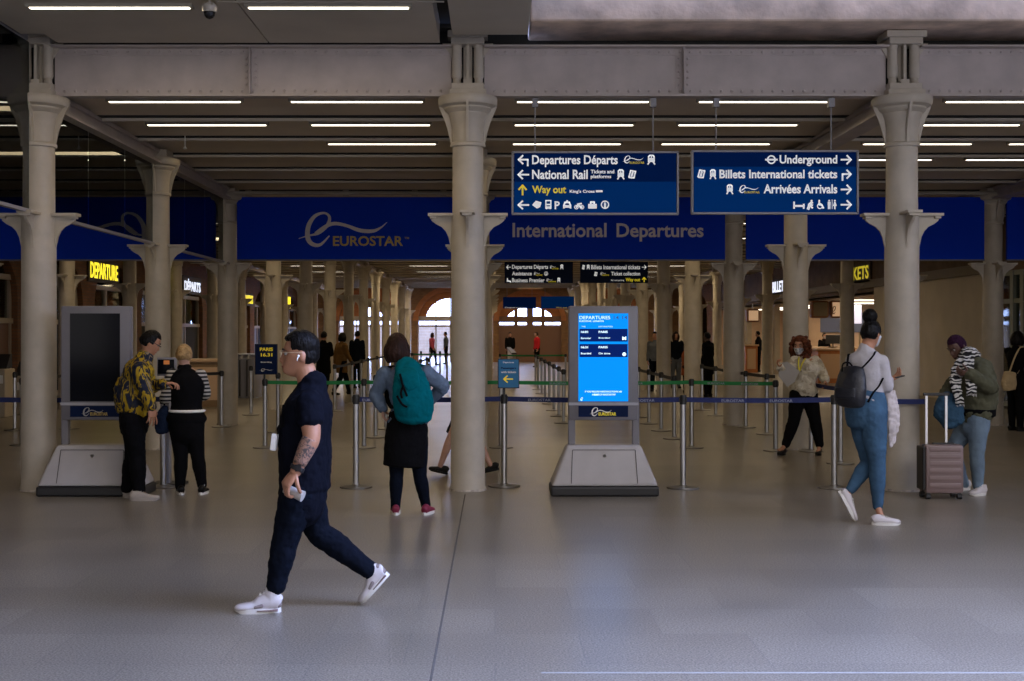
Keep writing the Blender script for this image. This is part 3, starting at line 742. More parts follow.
b = MB(); b.box2((12.6, 24, 0), (12.7, 27.5, 2.95)); struct(b.build('wall_dark', M_dark))
# office interior
M_peach = mat('peach_office_wall', (.62, .44, .30), .6, noise_amt=.04); M_bluep = mat('blue_grey_panel', (.10, .13, .24), .5)
b = MB(); b.box2((15.2, 35.6, 0), (15.3, 62, 2.8)); struct(b.build('wall_office_rear', M_peach))
b = MB(); b.box2((11.05, 35.6, 0), (15.3, 35.75, 2.8)); b.box2((11.05, 61.9, 0), (15.3, 62.05, 2.8)); struct(b.build('wall_office_end', M_peach))
b = MB(); b.box2((11.0, 35.6, 2.76), (15.3, 62, 2.82)); struct(b.build('ceiling_office', mat('office_ceiling', (.6, .5, .38), .6)))
b = MB(); b.box2((15.12, 36, 1.65), (15.2, 57, 2.45)); struct(b.build('trim_18', M_bluep))
b = MB()
for yy in (40, 42.2, 44.4, 46.6, 48.8, 51, 53.2): b.box2((15.14, yy-.03, 0), (15.2, yy+.03, 1.65))
b.box2((XR+.0, 48.2, 0), (XR+.2, 48.9, 2.76)); b.box2((XR, 53.5, 0), (XR+.2, 54.2, 2.76)); struct(b.build('trim_19', M_cream))
for k in range(6):
    b = MB(); b.box2((12.0, 38+k*4.2, 2.73), (14.6, 38.25+k*4.2, 2.76)); tag(b.build('office_strip_light', M_tube), 'bright strip light on the ticket office ceiling, %s from the beige wall' % ORD[k], 'ceiling light', 'ticket office ceiling lights')
for k in range(4): area_light('office_lamp', (13.2, 39+k*6, 2.6), 2, 3, 45, (1, .74, .46))
def yr(px): return 13486/(px-495)
side_sign('BILLETS', XR-.06, yr(787), yr(774), 3.20, 3.62, M_lew, 1, 'white illuminated BILLETS lettering on the ticket office wall')
side_sign('TICKETS', XR-.06, 35.9, 38.6, 3.22, 3.62, mat('dim_yellow_letters', (.6, .5, .05), .5, emit=(.5, .40, .02), estr=.8), 1, 'yellow TICKETS lettering on the ticket office wall')

# ------------------------------------------------------------------ far end wall with arches onto daylight
YE = 68.5
fo = [(-11.4+0.0, 1.3, 1.9, 1.3), (-6.97, 1.75, 2.3, 1.6), (-2.5, 1.8, 2.3, 1.65), (1.96, 1.75, 2.3, 1.5), (6.44, 1.6, 2.3, 1.5)]
b = arch_wall(MB(), 'X', YE, .7, -16, 16, ZC+.15, fo); struct(b.build('wall_far', M_brick_y))
for k, (c, hw, spz, rise) in enumerate(fo):
    b = MB(); n = 16
    ri, hi_ = ((.6, .65), (.7, .7), (1.38, 1.22), (1.3, .72), (.9, .9))[k]
    for i in range(n):
        a0, a1 = PI*i/n, PI*(i+1)/n
        b.prism([(c-ri*math.cos(a0), spz+.05+hi_*math.sin(a0)), (c-ri*math.cos(a1), spz+.05+hi_*math.sin(a1)), (c-(hw+.02)*math.cos(a1), spz+(rise+.02)*math.sin(a1)), (c-(hw+.02)*math.cos(a0), spz+(rise+.02)*math.sin(a0))], (0, YE+.25, 0), (1, 0, 0), (0, 0, 1), (0, 1, 0), .3)
        b.prism([(c-hw*math.cos(a0), spz+rise*math.sin(a0)), (c-hw*math.cos(a1), spz+rise*math.sin(a1)), (c-(hw+.28)*math.cos(a1), spz+(rise+.28)*math.sin(a1)), (c-(hw+.28)*math.cos(a0), spz+(rise+.28)*math.sin(a0))], (0, YE-.04, 0), (1, 0, 0), (0, 0, 1), (0, 1, 0), .5)
    struct(b.build('trim_%d' % (20+k), M_orange))
    r = MB()
    r.box2((c-hw, YE+.2, spz-.02), (c+hw, YE+.38, spz+.26)); r.box2((c-hw, YE+.3, 1.95), (c+hw, YE+.38, 2.03))
    for q in (-1, -.45, 0, .45, 1): r.box2((c+q*hw-.04, YE+.3, 0), (c+q*hw+.04, YE+.38, spz))
    for q in (-.45, 0, .45): r.box2((c+q*hw-.03, YE+.3, spz), (c+q*hw+.03, YE+.38, spz+rise*math.sqrt(1-q*q)))
    if k == 3:
        for q, wq in ((-.45, .10), (0, .18), (.42, .10)): r.box2((c+q*hw-wq, YE+.26, 1.9), (c+q*hw+wq, YE+.4, 3.1))
        r.box2((c-hw, YE+.28, 0), (c+hw, YE+.4, 2.0)); r.box2((c-hw, YE+.28, 2.22), (c+hw, YE+.4, 2.56))
        r.box2((c-hw, YE+.28, 3.1), (c+hw, YE+.4, 4.0))
    wn = struct(r.build('window_%d' % (12+k), M_frame if k != 3 else M_browp))
# street outside the arches: pale pavement and a building front across the road
b = MB(); b.box2((-30, 69.2, -.2), (30, 90, -.01)); struct(b.build('floor_street', mat('pale_paving', (.55, .55, .55), .8)))
b = MB(); b.box2((-30, 84, 0), (30, 84.3, 2.2)); struct(b.build('wall_across_street', mat_brick('street_brick', (.42, .34, .28), (.36, .30, .25), (.5, .48, .45), 'XZ', .5, .2)))
b = MB()
b.box2((-.28-.25, 55, 0), (-.28+.25, 55.4, 0.001))
b.bm.free()
# ------------------------------------------------------------------ hanging direction signs
def rowy(py, Y): return GZ(py, Y)
M_signframe = mat('sign_frame', (.22, .22, .24), .5)
def hanging_sign(px0, px1, py0, py1, Y, label, cols, rods, lines, frame=True, top=4.06, sc=1.0):
    x0, x1, z1, z0 = GX(px0, Y), GX(px1, Y), GZ(py0, Y), GZ(py1, Y)
    root = thing('direction_sign', ((x0+x1)/2, Y, z0), label, 'sign', 'hanging direction signs')
    t = .05; fw = .016 if frame else .002
    # panel bands
    for (a0, a1, m_) in cols:
        b = MB(); b.box2((x0+fw, Y-t/2, GZ(a1, Y)), (x1-fw, Y+t/2, GZ(a0, Y))); b.build('panel', m_, root)
    if frame:
        b = MB()
        for zz in (z0, z1): b.box2((x0-.006, Y-t/2-.008, zz-fw/2-.002), (x1+.006, Y+t/2+.008, zz+fw/2+.002))
        for xx in (x0, x1): b.box2((xx-fw/2-.002, Y-t/2-.008, z0), (xx+fw/2+.002, Y+t/2+.008, z1))
        b.build('frame', M_signframe, root)
    for rx in rods:
        x = GX(rx, Y); b = MB(); b.cyl((x, Y, z1), (x, Y, top-.06), .007, seg=8); b.box2((x-.03, Y-.04, top-.11), (x+.03, Y+.04, top-.02)); b.build('hanger_rod', M_signframe, root)
    o = (0, Y-t/2, 0)
    for it in lines:
        kind, m_, a = it[0], it[1], it[2:]
        mb = MB()
        if kind == 't': put_text(mb, a[0], o, FU, FV, FN, bx(a[1], a[2], a[3], a[4], Y), .004, a[5] if len(a) > 5 else .024); nm = 'lettering'
        elif kind == 'i': strokes(mb, ICON[a[0]], o, FU, FV, FN, bx(a[1], a[2], a[3], a[4], Y), (a[5]*1.1 if len(a) > 5 else 1.7)*Y/FPX, .004); nm = 'arrow' if a[0] in ('left', 'right', 'up', 'turnleft', 'turnright') else 'pictogram'
        else: swoosh(mb, LOGO_T, o, FU, FV, FN, bx(*a, Y), .004); swoosh(mb, LOGO_E, o, FU, FV, FN, bx(*a, Y), .005); nm = 'swoosh_logo'
        mb.build(nm, m_, root)
    return root
Yh = 12.66
W_, Y_ = M_signw, M_yel
hanging_sign(512.5, 677.5, 152.5, 214, Yh, 'hanging blue sign reading Departures, National Rail and Way out', [(152.5, 182, M_blued), (182, 214, M_blue)], (535, 653), [
    ('i', W_, 'turnleft', 518, 528.5, 156, 166), ('t', W_, 'Departures Départs', 532, 617.5, 155.5, 167.5),
    ('logo', W_, 622, 643, 156, 163.5), ('t', Y_, 'EUROSTAR', 629.5, 644, 162, 164.2, .0), ('i', W_, 'train', 646.5, 655.5, 155.5, 164.5, 1.3),
    ('i', W_, 'left', 518, 528.5, 170.5, 179.5), ('t', W_, 'National Rail', 532, 587.5, 170, 179.5), ('t', W_, 'Tickets and', 590.5, 614, 170, 173.8), ('t', W_, 'platforms', 590.5, 611, 175, 179.6),
    ('i', W_, 'train', 616.5, 624.5, 170, 179.3, 1.3), ('i', W_, 'ticket', 628, 636, 170.5, 179, 1.3),
    ('i', Y_, 'up', 518.5, 526.5, 185.5, 195, 1.6), ('t', Y_, 'Way out', 532, 566, 186, 195.8), ('t', W_, "King's Cross", 569.5, 594.5, 190, 194), ('i', W_, 'rail', 596, 602, 190, 193, 1.0),
    ('i', W_, 'left', 518, 528.5, 201, 209.5), ('i', W_, 'phone', 532, 541.5, 200.5, 209), ('i', W_, 'bus', 545, 551.5, 200.5, 209.5, 1.1), ('t', W_, 'P', 554.5, 559.5, 201.5, 209.5),
    ('i', W_, 'taxi', 563, 571, 200.5, 209), ('i', W_, 'bike', 574, 584, 202.5, 209.5), ('i', W_, 'case', 587.5, 597, 202, 209), ('i', W_, 'info', 600.5, 609, 200.7, 209.2, 1.2)])
hanging_sign(692, 857, 151.5, 213.5, Yh, 'hanging blue sign reading Underground, Billets and Arrivals', [(151.5, 167, M_blued), (167, 213.5, M_blue)], (716, 831), [
    ('i', W_, 'underground', 766, 775.5, 155.5, 164.5, 1.2), ('t', W_, 'Underground', 779, 836.5, 155.5, 166.5), ('i', W_, 'right', 840.5, 850.5, 155.5, 164.5),
    ('i', W_, 'ticket', 697, 705, 170, 178.8, 1.3), ('i', W_, 'train', 708.8, 716, 170, 179, 1.2), ('t', W_, 'Billets International tickets', 719, 836.5, 170, 178.7), ('i', W_, 'turnright', 841, 850.5, 170.5, 180.5),
    ('i', W_, 'train', 725.5, 733, 185, 194, 1.2), ('logo', W_, 737, 758, 185.5, 193), ('t', Y_, 'EUROSTAR', 744, 759, 191.5, 193.6, .0), ('t', W_, 'Arrivées Arrivals', 763, 836.5, 184.5, 193.8), ('i', W_, 'right', 840.5, 850.5, 185, 194.5),
    ('i', W_, 'bed', 793, 803.5, 202, 208.5), ('i', W_, 'baby', 807, 812.5, 200, 209), ('i', W_, 'wheel', 815.5, 823, 200, 209, 1.2), ('i', W_, 'wc', 826.5, 836, 200, 209, 1.0), ('i', W_, 'right', 840.5, 850.5, 200.5, 209.5)])
M_whl = mat('backlit_white_lettering', (.85, .85, .83), .5, emit=(.8, .82, .85), estr=.38); M_yll = mat('backlit_yellow_lettering', (.9, .75, .05), .5, emit=(.85, .7, .03), estr=.4)
Yf = 30.2
hanging_sign(504.5, 573, 261.8, 283.2, Yf, 'small far dark sign reading Departures, Assistance and Business Premier', [(261.8, 283.2, M_navyd)], (515, 562), [
    ('i', M_whl, 'left', 506.5, 510.5, 265, 269.5, .7), ('t', M_whl, 'Departures Départs', 512, 548, 264.8, 270.2), ('logo', M_whl, 549.5, 556, 265.5, 268.6), ('t', M_yll, 'EUROSTAR', 552, 558.5, 268, 269.4, .0), ('i', M_whl, 'train', 560, 563.5, 264.8, 269.2, .6),
    ('t', M_whl, 'Assistance', 512, 531.8, 271.6, 275.5), ('logo', M_whl, 533.5, 540, 272, 275), ('t', M_yll, 'EUROSTAR', 536, 542.5, 274.5, 275.8, .0), ('i', M_whl, 'info', 544, 548, 271.6, 275.7, .6),
    ('i', M_whl, 'seat', 506.5, 511, 278, 282.5, .7), ('t', M_whl, 'Business Premier', 512, 544.5, 278.2, 282.4), ('logo', M_whl, 546, 552.5, 278.5, 281.5), ('t', M_yll, 'EUROSTAR', 548.5, 556, 281, 282.4, .0), ('i', M_whl, 'train', 557, 560.5, 278, 282.3, .6)], frame=False, top=4.17)
hanging_sign(580, 648, 261.8, 283, Yf, 'small far dark sign reading Billets, Ticket collection and Way out', [(261.8, 283, M_navyd)], (590, 638), [
    ('i', M_whl, 'ticket', 582, 584.8, 265, 269.5, .6), ('i', M_whl, 'train', 586.5, 589.8, 265, 269.2, .6), ('t', M_whl, 'Billets International tickets', 591, 640, 265, 269.4), ('i', M_whl, 'right', 642, 646, 265, 269.5, .7),
    ('i', M_whl, 'ticket', 594, 597.5, 272, 276.2, .6), ('logo', M_whl, 600, 606, 272, 275), ('t', M_yll, 'EUROSTAR', 602, 609, 274.5, 275.8, .0), ('t', M_whl, 'Ticket collection', 611, 640, 271.8, 275.6),
    ('t', M_whl, "Bar and parking", 611, 624, 279.5, 281.5, .01), ('t', M_yll, 'Way out', 625.5, 640, 278, 282.4), ('i', M_yll, 'up', 642, 646, 277.5, 282, .8)], frame=False, top=4.17)
hanging_sign(503, 536, 297, 308.5, 55, 'small blue sign hung in front of the far arch, left of the pair', [(297, 308.5, M_blued)], (507, 532), [('t', M_whl, 'Departures', 505, 525, 307, 308.4, .0)], frame=False, top=4.17)
hanging_sign(541, 574, 296.5, 308.5, 55, 'small blue sign hung in front of the far arch, right of the pair', [(296.5, 308.5, M_blue)], (545, 570), [('t', M_yll, 'Way out', 556, 567, 307, 308.4, .0)], frame=False, top=4.17)

# ------------------------------------------------------------------ dome camera on the front soffit
xc, yc = GX(209.5, 10.8), 10.8
root = thing('dome_camera', (xc, yc, 4.36), 'small white dome camera hanging under the front soffit', 'security camera')
b = MB(); b.lathe([(.0, 4.445), (.062, 4.445), (.066, 4.46), (.066, 4.50), (.05, 4.52), (.02, 4.525), (.012, 4.54), (.012, 4.56)], o=(xc, yc, 0), seg=24); b.build('housing', mat('camera_housing', (.45, .42, .38), .4), root, smooth='auto')
b = MB(); b.lathe([(.008, 4.385), (.03, 4.395), (.046, 4.415), (.052, 4.445), (.0, 4.446)], o=(xc, yc, 0), seg=24); b.build('smoked_dome', mat('smoked_dome', (.01, .01, .012), .08), root, smooth='auto')
# a thin conduit and small sensors on the ceiling
b = MB(); b.cyl((xc+.05, 10.85, 4.552), (-.45, 10.85, 4.552), .008, seg=6); tag(b.build('conduit', M_casing), 'thin conduit on the soffit right of the dome camera', 'conduit')
for i, (px, py) in enumerate(((185, 145), (102, 146))):
    Y = 15.9; x = GX(px, Y); z = GZ(py+2, Y)
    b = MB(); b.lathe([(.012, z-.03), (.03, z-.02), (.012, z), (.008, z+.02), (.006, ZC+.03)], o=(x, Y, 0), seg=12)
    tag(b.build('ceiling_sensor', M_white, smooth='auto'), ('small white ceiling sensor under the roof above the couple', 'small ceiling sensor near the dark totem column')[i], 'sensor')

# ------------------------------------------------------------------ information totems
M_tot = mat('totem_grey', (.17, .165, .185), .42, noise_amt=.04)
M_totb = mat('totem_base_grey', (.42, .40, .40), .45, noise_amt=.05)
M_scr = mat('lit_blue_screen', (.0, .02, .1), .35, spec=.05, emit=(.0, .29, 1.0), estr=1.05)
M_scrd = mat('dark_blue_rows', (.0, .005, .03), .35, spec=.05, emit=(.0, .012, .13), estr=.9)
M_scrw = mat('screen_white_text', (.8, .9, 1), .4, emit=(.55, .85, 1), estr=1.0)
M_off = mat('dark_screen_glass', (.003, .004, .008), .10, spec=.12)
def totem(cxp, Y, label, lit):
    X = GX(cxp, Y)
    root = thing('information_totem', (X, Y, 0), label, 'information screen', 'information totems')
    def q(dx): return X+dx*Y/FPX
    Yf_ = Y-.0
    # base: truncated pyramid housing
    b = MB()
    w0, w1 = 53.5*Y/FPX, 37*Y/FPX; zt, zb = .50, .10; d0, d1 = .22, .12
    vs = [b.bm.verts.new((X+sx*(w0 if z < 1 else w1), Y+.16+sy*(d0 if z < 1 else d1), (zb if z < 1 else zt))) for z in (0, 1) for sx, sy in ((-1, -1), (1, -1), (1, 1), (-1, 1))]
    for f in ((3, 2, 1, 0), (4, 5, 6, 7), (0, 1, 5, 4), (1, 2, 6, 5), (2, 3, 7, 6), (3, 0, 4, 7)): b.bm.faces.new([vs[i] for i in f])
    bmesh.ops.bevel(b.bm, geom=list(b.bm.edges), offset=.035, segments=4, affect='EDGES', profile=.6)
    base = b.build('base_housing', M_totb, root, smooth='auto')
    # front service door, seams and lock
    b = MB()
    def fr(x, z): return (x, Y+.16-(d0+(d1-d0)*(z-zb)/(zt-zb))-.004, z)
    for s, xx0, xx1 in ((-1, -33.5, -34.2), (1, 32.5, 33.4)):
        a = fr(X+xx0*Y/FPX, .13); c = fr(X+xx1*Y/FPX*.93, .455); b.cyl(a, c, .003, seg=6)
    b.cyl(fr(X-33.8*Y/FPX*.93, .455), fr(X+33*Y/FPX*.93, .455), .003, seg=6)
    b.build('door_seam', M_dark, base)
    b = MB(); c = fr(X, .40); b.cyl(c, (c[0], c[1]-.008, c[2]-.003), .018, seg=14); b.build('lock', M_steel, base)
    b = MB(); b.box((X, Y+.16, .05), (w0*2+.01, d0*2+.01, .10), bev=.02); b.build('plinth', M_black, root)
    Yp = Y+.16
    def z_(py): return GZ(py, Yp)
    def x_(px): return X+(px-604)*Yp/FPX
    for a, c in ((569, 576), (633, 640)):
        b = MB(); b.box2((x_(a), Yp-.03, .44), (x_(c), Yp+.04, z_(400)), bev=.008); b.build('leg', M_tot, root)
    b = MB(); b.box2((x_(569.3), Yp-.05, z_(420)), (x_(638.7), Yp+.06, z_(306)), bev=.018); hs = b.build('screen_housing', M_tot, root, smooth='auto')
    b = MB(); b.box2((x_(569), Yp-.053, z_(405)), (x_(639), Yp-.048, z_(402.2))); b.build('seam', mat('totem_seam', (.34, .34, .38), .4), hs)
    o_ = (0, Yp-.05, 0)
    def bb(a, c, d, e): return (x_(a), x_(c), z_(e), z_(d))
    b = MB(); b.box2((x_(579), Yp-.058, z_(401)), (x_(628.5), Yp-.045, z_(313.5))); sc = b.build('screen', M_scr if lit else M_off, root)
    b = MB(); b.box2((x_(579), Yp-.056, z_(416.5)), (x_(628.5), Yp-.045, z_(405.5))); lp = b.build('logo_panel', M_navyd, root)
    o2 = (0, Yp-.056, 0)
    b = MB(); bq = bb(592, 612, 407, 415.5); swoosh(b, LOGO_T, o2, FU, FV, FN, bq, .003); swoosh(b, LOGO_E, o2, FU, FV, FN, bb(590, 612, 407, 415.5), .004)
    b.build('swoosh_logo', M_white if lit else mat('dim_logo', (.35, .35, .35), .5), lp)
    b = MB(); put_text(b, 'EUROSTAR', o2, FU, FV, FN, bb(599, 616.5, 412, 415.2), .003, .03); b.build('lettering', M_yel if lit else M_gold, lp)
    if lit:
        o3 = (0, Yp-.058, 0)
        for a, c in ((328.8, 341.5), (344, 357)):
            b = MB(); b.box2((x_(580), Yp-.0600, z_(c)), (x_(627.8), Yp-.0575, z_(a))); b.build('timetable_row', M_scrd, sc)
        def tx(t_, o_, q_, bd): b = MB(); put_text(b, t_, o_, FU, FV, FN, bb(*q_), .002, bd); b.build('screen_text', M_scrw, sc)
        tx('DEPARTURES', o3, (580, 610.5, 316, 319.3), .0); tx('EUROSTAR  LONDON', o3, (580, 604, 320.4, 322), .01)
        tx('TIME', o3, (582, 586, 326, 327.2), .0); tx('DESTINATION', o3, (599, 613, 326, 327.2), .0)
        tx('IF YOU REQUIRE ASSISTANCE PLEASE ASK', o3, (585.5, 622.5, 390.5, 392.4), .02); tx('A MEMBER OF EUROSTAR STAFF', o3, (592.5, 616, 393.4, 395.2), .02)
        b = MB(); swoosh(b, LOGO_E, o3, FU, FV, FN, bb(580.5, 588, 397, 400.3), .003); b.build('swoosh_logo', M_scrw, sc)
        o4 = (0, Yp-.060, 0)
        for r_, (tm, tt) in enumerate((('16:01', 'Boarding'), ('16:31', 'On time'))):
            y_ = 330.8+r_*15.2
            tx(tm, o4, (581.5, 588.5, y_, y_+2.2), .03); tx('PARIS', o4, (599, 608, y_, y_+2.2), .03)
            tx('Boarded' if r_ else 'Eurostar', o4, (581.5, 591.5, y_+6.3, y_+8.2), .02); tx(tt, o4, (599, 610.5, y_+6.3, y_+8.2), .02)
        b = MB(); strokes(b, [('c', .5, .5, .5)], o4, FU, FV, FN, bb(622.5, 626.5, 352.2, 356), .01, .002); b.build('platform_mark', M_scrw, sc)
        tx('M', o4, (622.5, 626.5, 336.5, 340), .03)
        b = MB(); put_text(b, '14 14', o3, FU, FV, FN, bb(614, 627.5, 315.8, 319.5), .002, .01); b.build('clock', mat('screen_clock', (.02, .05, .12), .4, emit=(.0, .05, .2), estr=1), sc)
    return root
totem(604.5, 12.19, 'grey information totem with a lit blue departures screen', True)
totem(91.8, 12.19, 'grey information totem with a dark switched-off screen', False)

# ------------------------------------------------------------------ queue barrier posts
M_bblue = mat('navy_belt', (.003, .012, .10), .7); M_bgreen = mat('green_belt', (.01, .22, .06), .7); M_bblack = mat('black_belt', (.012, .012, .012), .7)
def make_post():
    root = thing('barrier_post', (0, 0, 0), 'x', 'barrier post', 'retractable belt barrier posts')
    b = MB(); b.lathe([(.168, 0), (.170, .008), (.166, .016), (.10, .024), (.045, .032), (.045, .036)], seg=32); b.build('base', mat('post_base_steel', (.30, .29, .28), .35, metal=.9), root, smooth='auto')
    b = MB(); b.lathe([(.032, .03), (.032, .88)], seg=20); b.build('pole', M_steel, root, smooth='auto')
    b = MB(); b.lathe([(.034, .875), (.0345, .88), (.0345, .96), (.030, .972), (.01, .975)], seg=20)
    for k in range(4):
        a = k*PI/2; b.box((.034*math.cos(a), .034*math.sin(a), .925), (.014, .014, .06))
    b.build('head', M_black, root, smooth='auto')
    return root
M_belttxt = mat('belt_print', (.30, .32, .42), .7)
post0 = None; npost = 0; POSTS = {}
def post(x, y, label, key=None):
    global post0
    if post0 is None: post0 = make_post(); r = post0; r.location = (x, y, 0); ROOTLOC[r.name] = V(x, y, 0)
    else: r = dup(post0, (x, y, 0))
    r['label'] = label
    POSTS[key or label] = r
    return r
def belt(pr, a, b_, m_, z=.925, texts=()):
    """belt drawn from post pr between points a and b_ (x,y)"""
    a = V(a[0], a[1], z); c = V(b_[0], b_[1], z); d = (c-a)
    n = 8; pts = [a+d*(i/n)-V(0, 0, .012*d.length*4*(i/n)*(1-i/n)*.5) for i in range(n+1)]
    mb = MB(); mb.ribbon(pts, (0, 0, 1), .052, .002)
    me = mb.mesh('belt'); off = Vector(pr.location)
    me.transform(Matrix.Translation(-off)); me.materials.append(m_)
    o_ = bpy.data.objects.new('belt', me); COL.objects.link(o_); o_.parent = pr; ROOTLOC[o_.name] = off
    for f in texts:
        p = a+d*f; u = d.normalized()
        if u.x < 0: u = -u
        tb = MB(); nrm = V(u.y, -u.x, 0); put_text(tb, 'EUROSTAR', p-V(0, 0, .018+.012*d.length*4*f*(1-f)*.5), u, (0, 0, 1), nrm, (-.12, .12, 0, .028), .004, .02)
        tm = tb.mesh('belt_lettering'); tm.transform(Matrix.Translation(-off)); tm.materials.append(M_belttxt)
        q = bpy.data.objects.new('belt_lettering', tm); COL.objects.link(q); q.parent = o_; ROOTLOC[q.name] = off
Yb = 12.88
def PX(px, Y=Yb): return GX(px, Y)
yb1 = 12.88
pp = post(PX(163), yb1, 'front steel barrier post between the couple at left', 'f0')
belt(pp, (PX(163), yb1), (PX(-30), yb1), M_bblue, texts=(.3,))
p1 = post(PX(356, 12.85), 12.85, 'front steel barrier post left of the teal backpack woman', 'f1')
p2 = post(PX(504, 12.95), 12.95, 'front steel barrier post holding the small blue arrow sign', 'f2')
p3 = post(PX(683, 12.8), 12.8, 'front steel barrier post right of the lit totem', 'f3')
p4 = post(PX(834, 12.8), 12.8, 'front steel barrier post left of the white top woman', 'f4')
belt(p1, (PX(356, 12.85), 12.85), (PX(504, 12.95), 12.95), M_bblue, texts=(.12,))
belt(p2, (PX(504, 12.95), 12.95), (PX(683, 12.8), 12.8), M_bblue, texts=(.20, .78))
belt(p3, (PX(683, 12.8), 12.8), (PX(834, 12.8), 12.8), M_bblue, texts=(.33, .65))
belt(p4, (PX(834, 12.8), 12.8), (4.05, 12.44), M_bblue); belt(p4, (4.05, 12.44), (4.37, 12.44), M_bblue)
# second line, green belt
y2 = 17.3
g = {}
for px, lab in ((265, 'second-line barrier post carrying the Paris board'), (364, 'second-line barrier post left of the teal backpack'), (501, 'second-line barrier post behind the blue arrow sign'), (691.5, 'second-line barrier post right of the lit totem'), (775.5, 'second-line barrier post left of the curly haired steward')):
    yq = 16.85 if px == 775.5 else y2; g[px] = post(GX(px, yq), yq, lab)
ks = list(g)
for a, c in zip(ks[:-1], ks[1:]):
    belt(g[a], tuple(g[a].location)[:2], tuple(g[c].location)[:2], M_bgreen, texts=(.3, .7) if c > 500 else (.5,))
# lanes running back, black belts
def lane(x, ys, name, m_=M_bblack):
    prev = None
    for i, yy in enumerate(ys):
        r = post(x+.01*(i % 2), yy, 'steel barrier post %s, %s back' % (name, ORD[i].replace('front', 'first')))
        if prev is not None: belt(r, (x, yy), (x, prev), m_)
        prev = yy
lane(2.74, [18.75, 20.3, 21.85, 23.5, 25.2], 'in the lane right of the lit totem')
lane(1.23, [22.0, 23.8, 25.6, 28.0, 30.2, 32.6, 35.0, 37.5], 'in the long lane just left of the lit totem')
lane(-1.85, [19.0, 20.7, 22.4, 24.2, 26.1, 28.2, 30.5, 33.0], 'in the lane right of the teal backpack')
lane(-3.32, [25.4, 28.4, 30.4, 32.0, 34.5, 37.0], 'in the lane near the walking brown coat')
lane(4.32, [22.0, 23.9, 25.5], 'beside the third column of the right row') if False else None
r1 = post(GX(741, 21.4), 21.0, 'steel barrier post in front of the third column at right')
r2 = post(GX(715.6, 24.0), 24.0, 'steel barrier post behind the right row, nearer of two'); r3 = post(GX(702, 25.6), 25.6, 'wide-based barrier post behind the right row, farther of two')
belt(r2, (GX(715.6, 24.0), 24.0), (GX(702, 25.6), 25.6), M_bblack); belt(r2, (GX(715.6, 24), 24), (GX(741, 21.4), 21.0), M_bblack)
belt(r1, (GX(741, 21.4), 21.0), (GX(775, 19.5), 19.5), M_bblack)
r4 = post(GX(768, 19.5), 19.6, 'steel barrier post behind the left arm of the steward'); 
r5 = post(4.32, 16.76, 'steel barrier post behind the legs of the steward'); r6 = post(4.28, 15.2, 'steel barrier post between the steward and the black backpack')
belt(r5, (4.32, 16.76), (4.28, 15.2), M_bblue); belt(r6, (4.28, 15.2), (PX(834, 12.8), 12.8), M_bblue)
r7 = post(GX(222, 21.15), 21.12, 'steel barrier post beside the third left column, black belt to the left'); belt(r7, (GX(222, 21.15), 21.12), (GX(178, 21.5), 20.6), M_bblack)
r7b = post(GX(178, 21.5), 20.6, 'steel barrier post behind the striped sleeve woman')
r8 = post(GX(251, 24.2), 24.2, 'steel barrier post left of the Paris board'); r9 = post(GX(278, 20.0), 20.0, 'steel barrier post just right of the Paris board')
l1 = post(GX(22, 17.7), 17.7, 'steel barrier post left of the front left column'); l2 = post(GX(15, 20.4), 20.4, 'steel barrier post at the left edge, farther back')
l3 = post(GX(69, 20.7), 20.7, 'steel barrier post seen under the dark totem')
belt(l1, (GX(22, 17.7), 17.7), (GX(69, 20.7), 20.7), M_bblack)
for k, (px, Y) in enumerate(((404, 36), (412, 40), (421, 44), (430, 48), (440, 44), (447, 40))):
    post(GX(px, Y), Y, 'distant barrier post in the middle walkway, %s from the left' % ORD[k].replace('front', 'first'))
# far green belts
for px0, px1, Y, t in ((412, 452, 40, 'left of the middle column'), (500, 566, 38, 'right of the middle column')):
    a = post(GX(px0, Y), Y+.2, 'far barrier post at the left end of the green belt %s' % t); c = post(GX(px1, Y), Y+.2, 'far barrier post at the right end of the green belt %s' % t)
    belt(a, (GX(px0, Y), Y+.2), (GX(px1, Y), Y+.2), M_bgreen)
# boards on the posts
def board(px0, px1, py0, py1, Y, m_, label, lines, pr):
    x0, x1, z0, z1 = GX(px0, Y), GX(px1, Y), GZ(py1, Y), GZ(py0, Y); xm = pr.location.x
    root = thing('post_sign', (xm, Y, z0), label, 'sign')
    b = MB(); b.box2((x0, Y-.012, z0), (x1, Y+.012, z1), bev=.004); b.build('board', m_, root)
    b = MB(); b.box2((x0-.008, Y-.008, z0-.008), (x1+.008, Y+.013, z1+.008)); b.build('frame', M_black, root)
    b = MB(); b.box2((xm-.012, Y, .965), (xm+.012, Y+.03, z0+.06)); b.build('bracket', M_black, root)
    for k, mm, a in lines:
        mb = MB()
        if k == 't': put_text(mb, a[0], (0, Y-.012, 0), FU, FV, FN, bx(*a[1:5], Y), .003, .03)
        elif k == 'i': strokes(mb, ICON[a[0]], (0, Y-.012, 0), FU, FV, FN, bx(*a[1:5], Y), 1.3*Y/FPX, .003)
        elif k == 'logo': swoosh(mb, LOGO_T, (0, Y-.012, 0), FU, FV, FN, bx(*a, Y), .003); swoosh(mb, LOGO_E, (0, Y-.012, 0), FU, FV, FN, bx(*a, Y), .004)
        mb.build({'t': 'lettering', 'i': 'arrow', 'logo': 'swoosh_logo'}[k], mm, root)
board(255.5, 277, 344.5, 374, 17.25, M_navyd, 'dark board on a barrier post reading PARIS 16.31', [('t', M_yel, ('PARIS', 260, 273, 347.5, 351)), ('t', M_yel, ('16.31', 261, 272.5, 353, 356.5)), ('t', M_white, ('Boarding', 261, 272, 361.5, 363)), ('logo', M_white, (260, 273, 368.5, 371.5))], g[265])
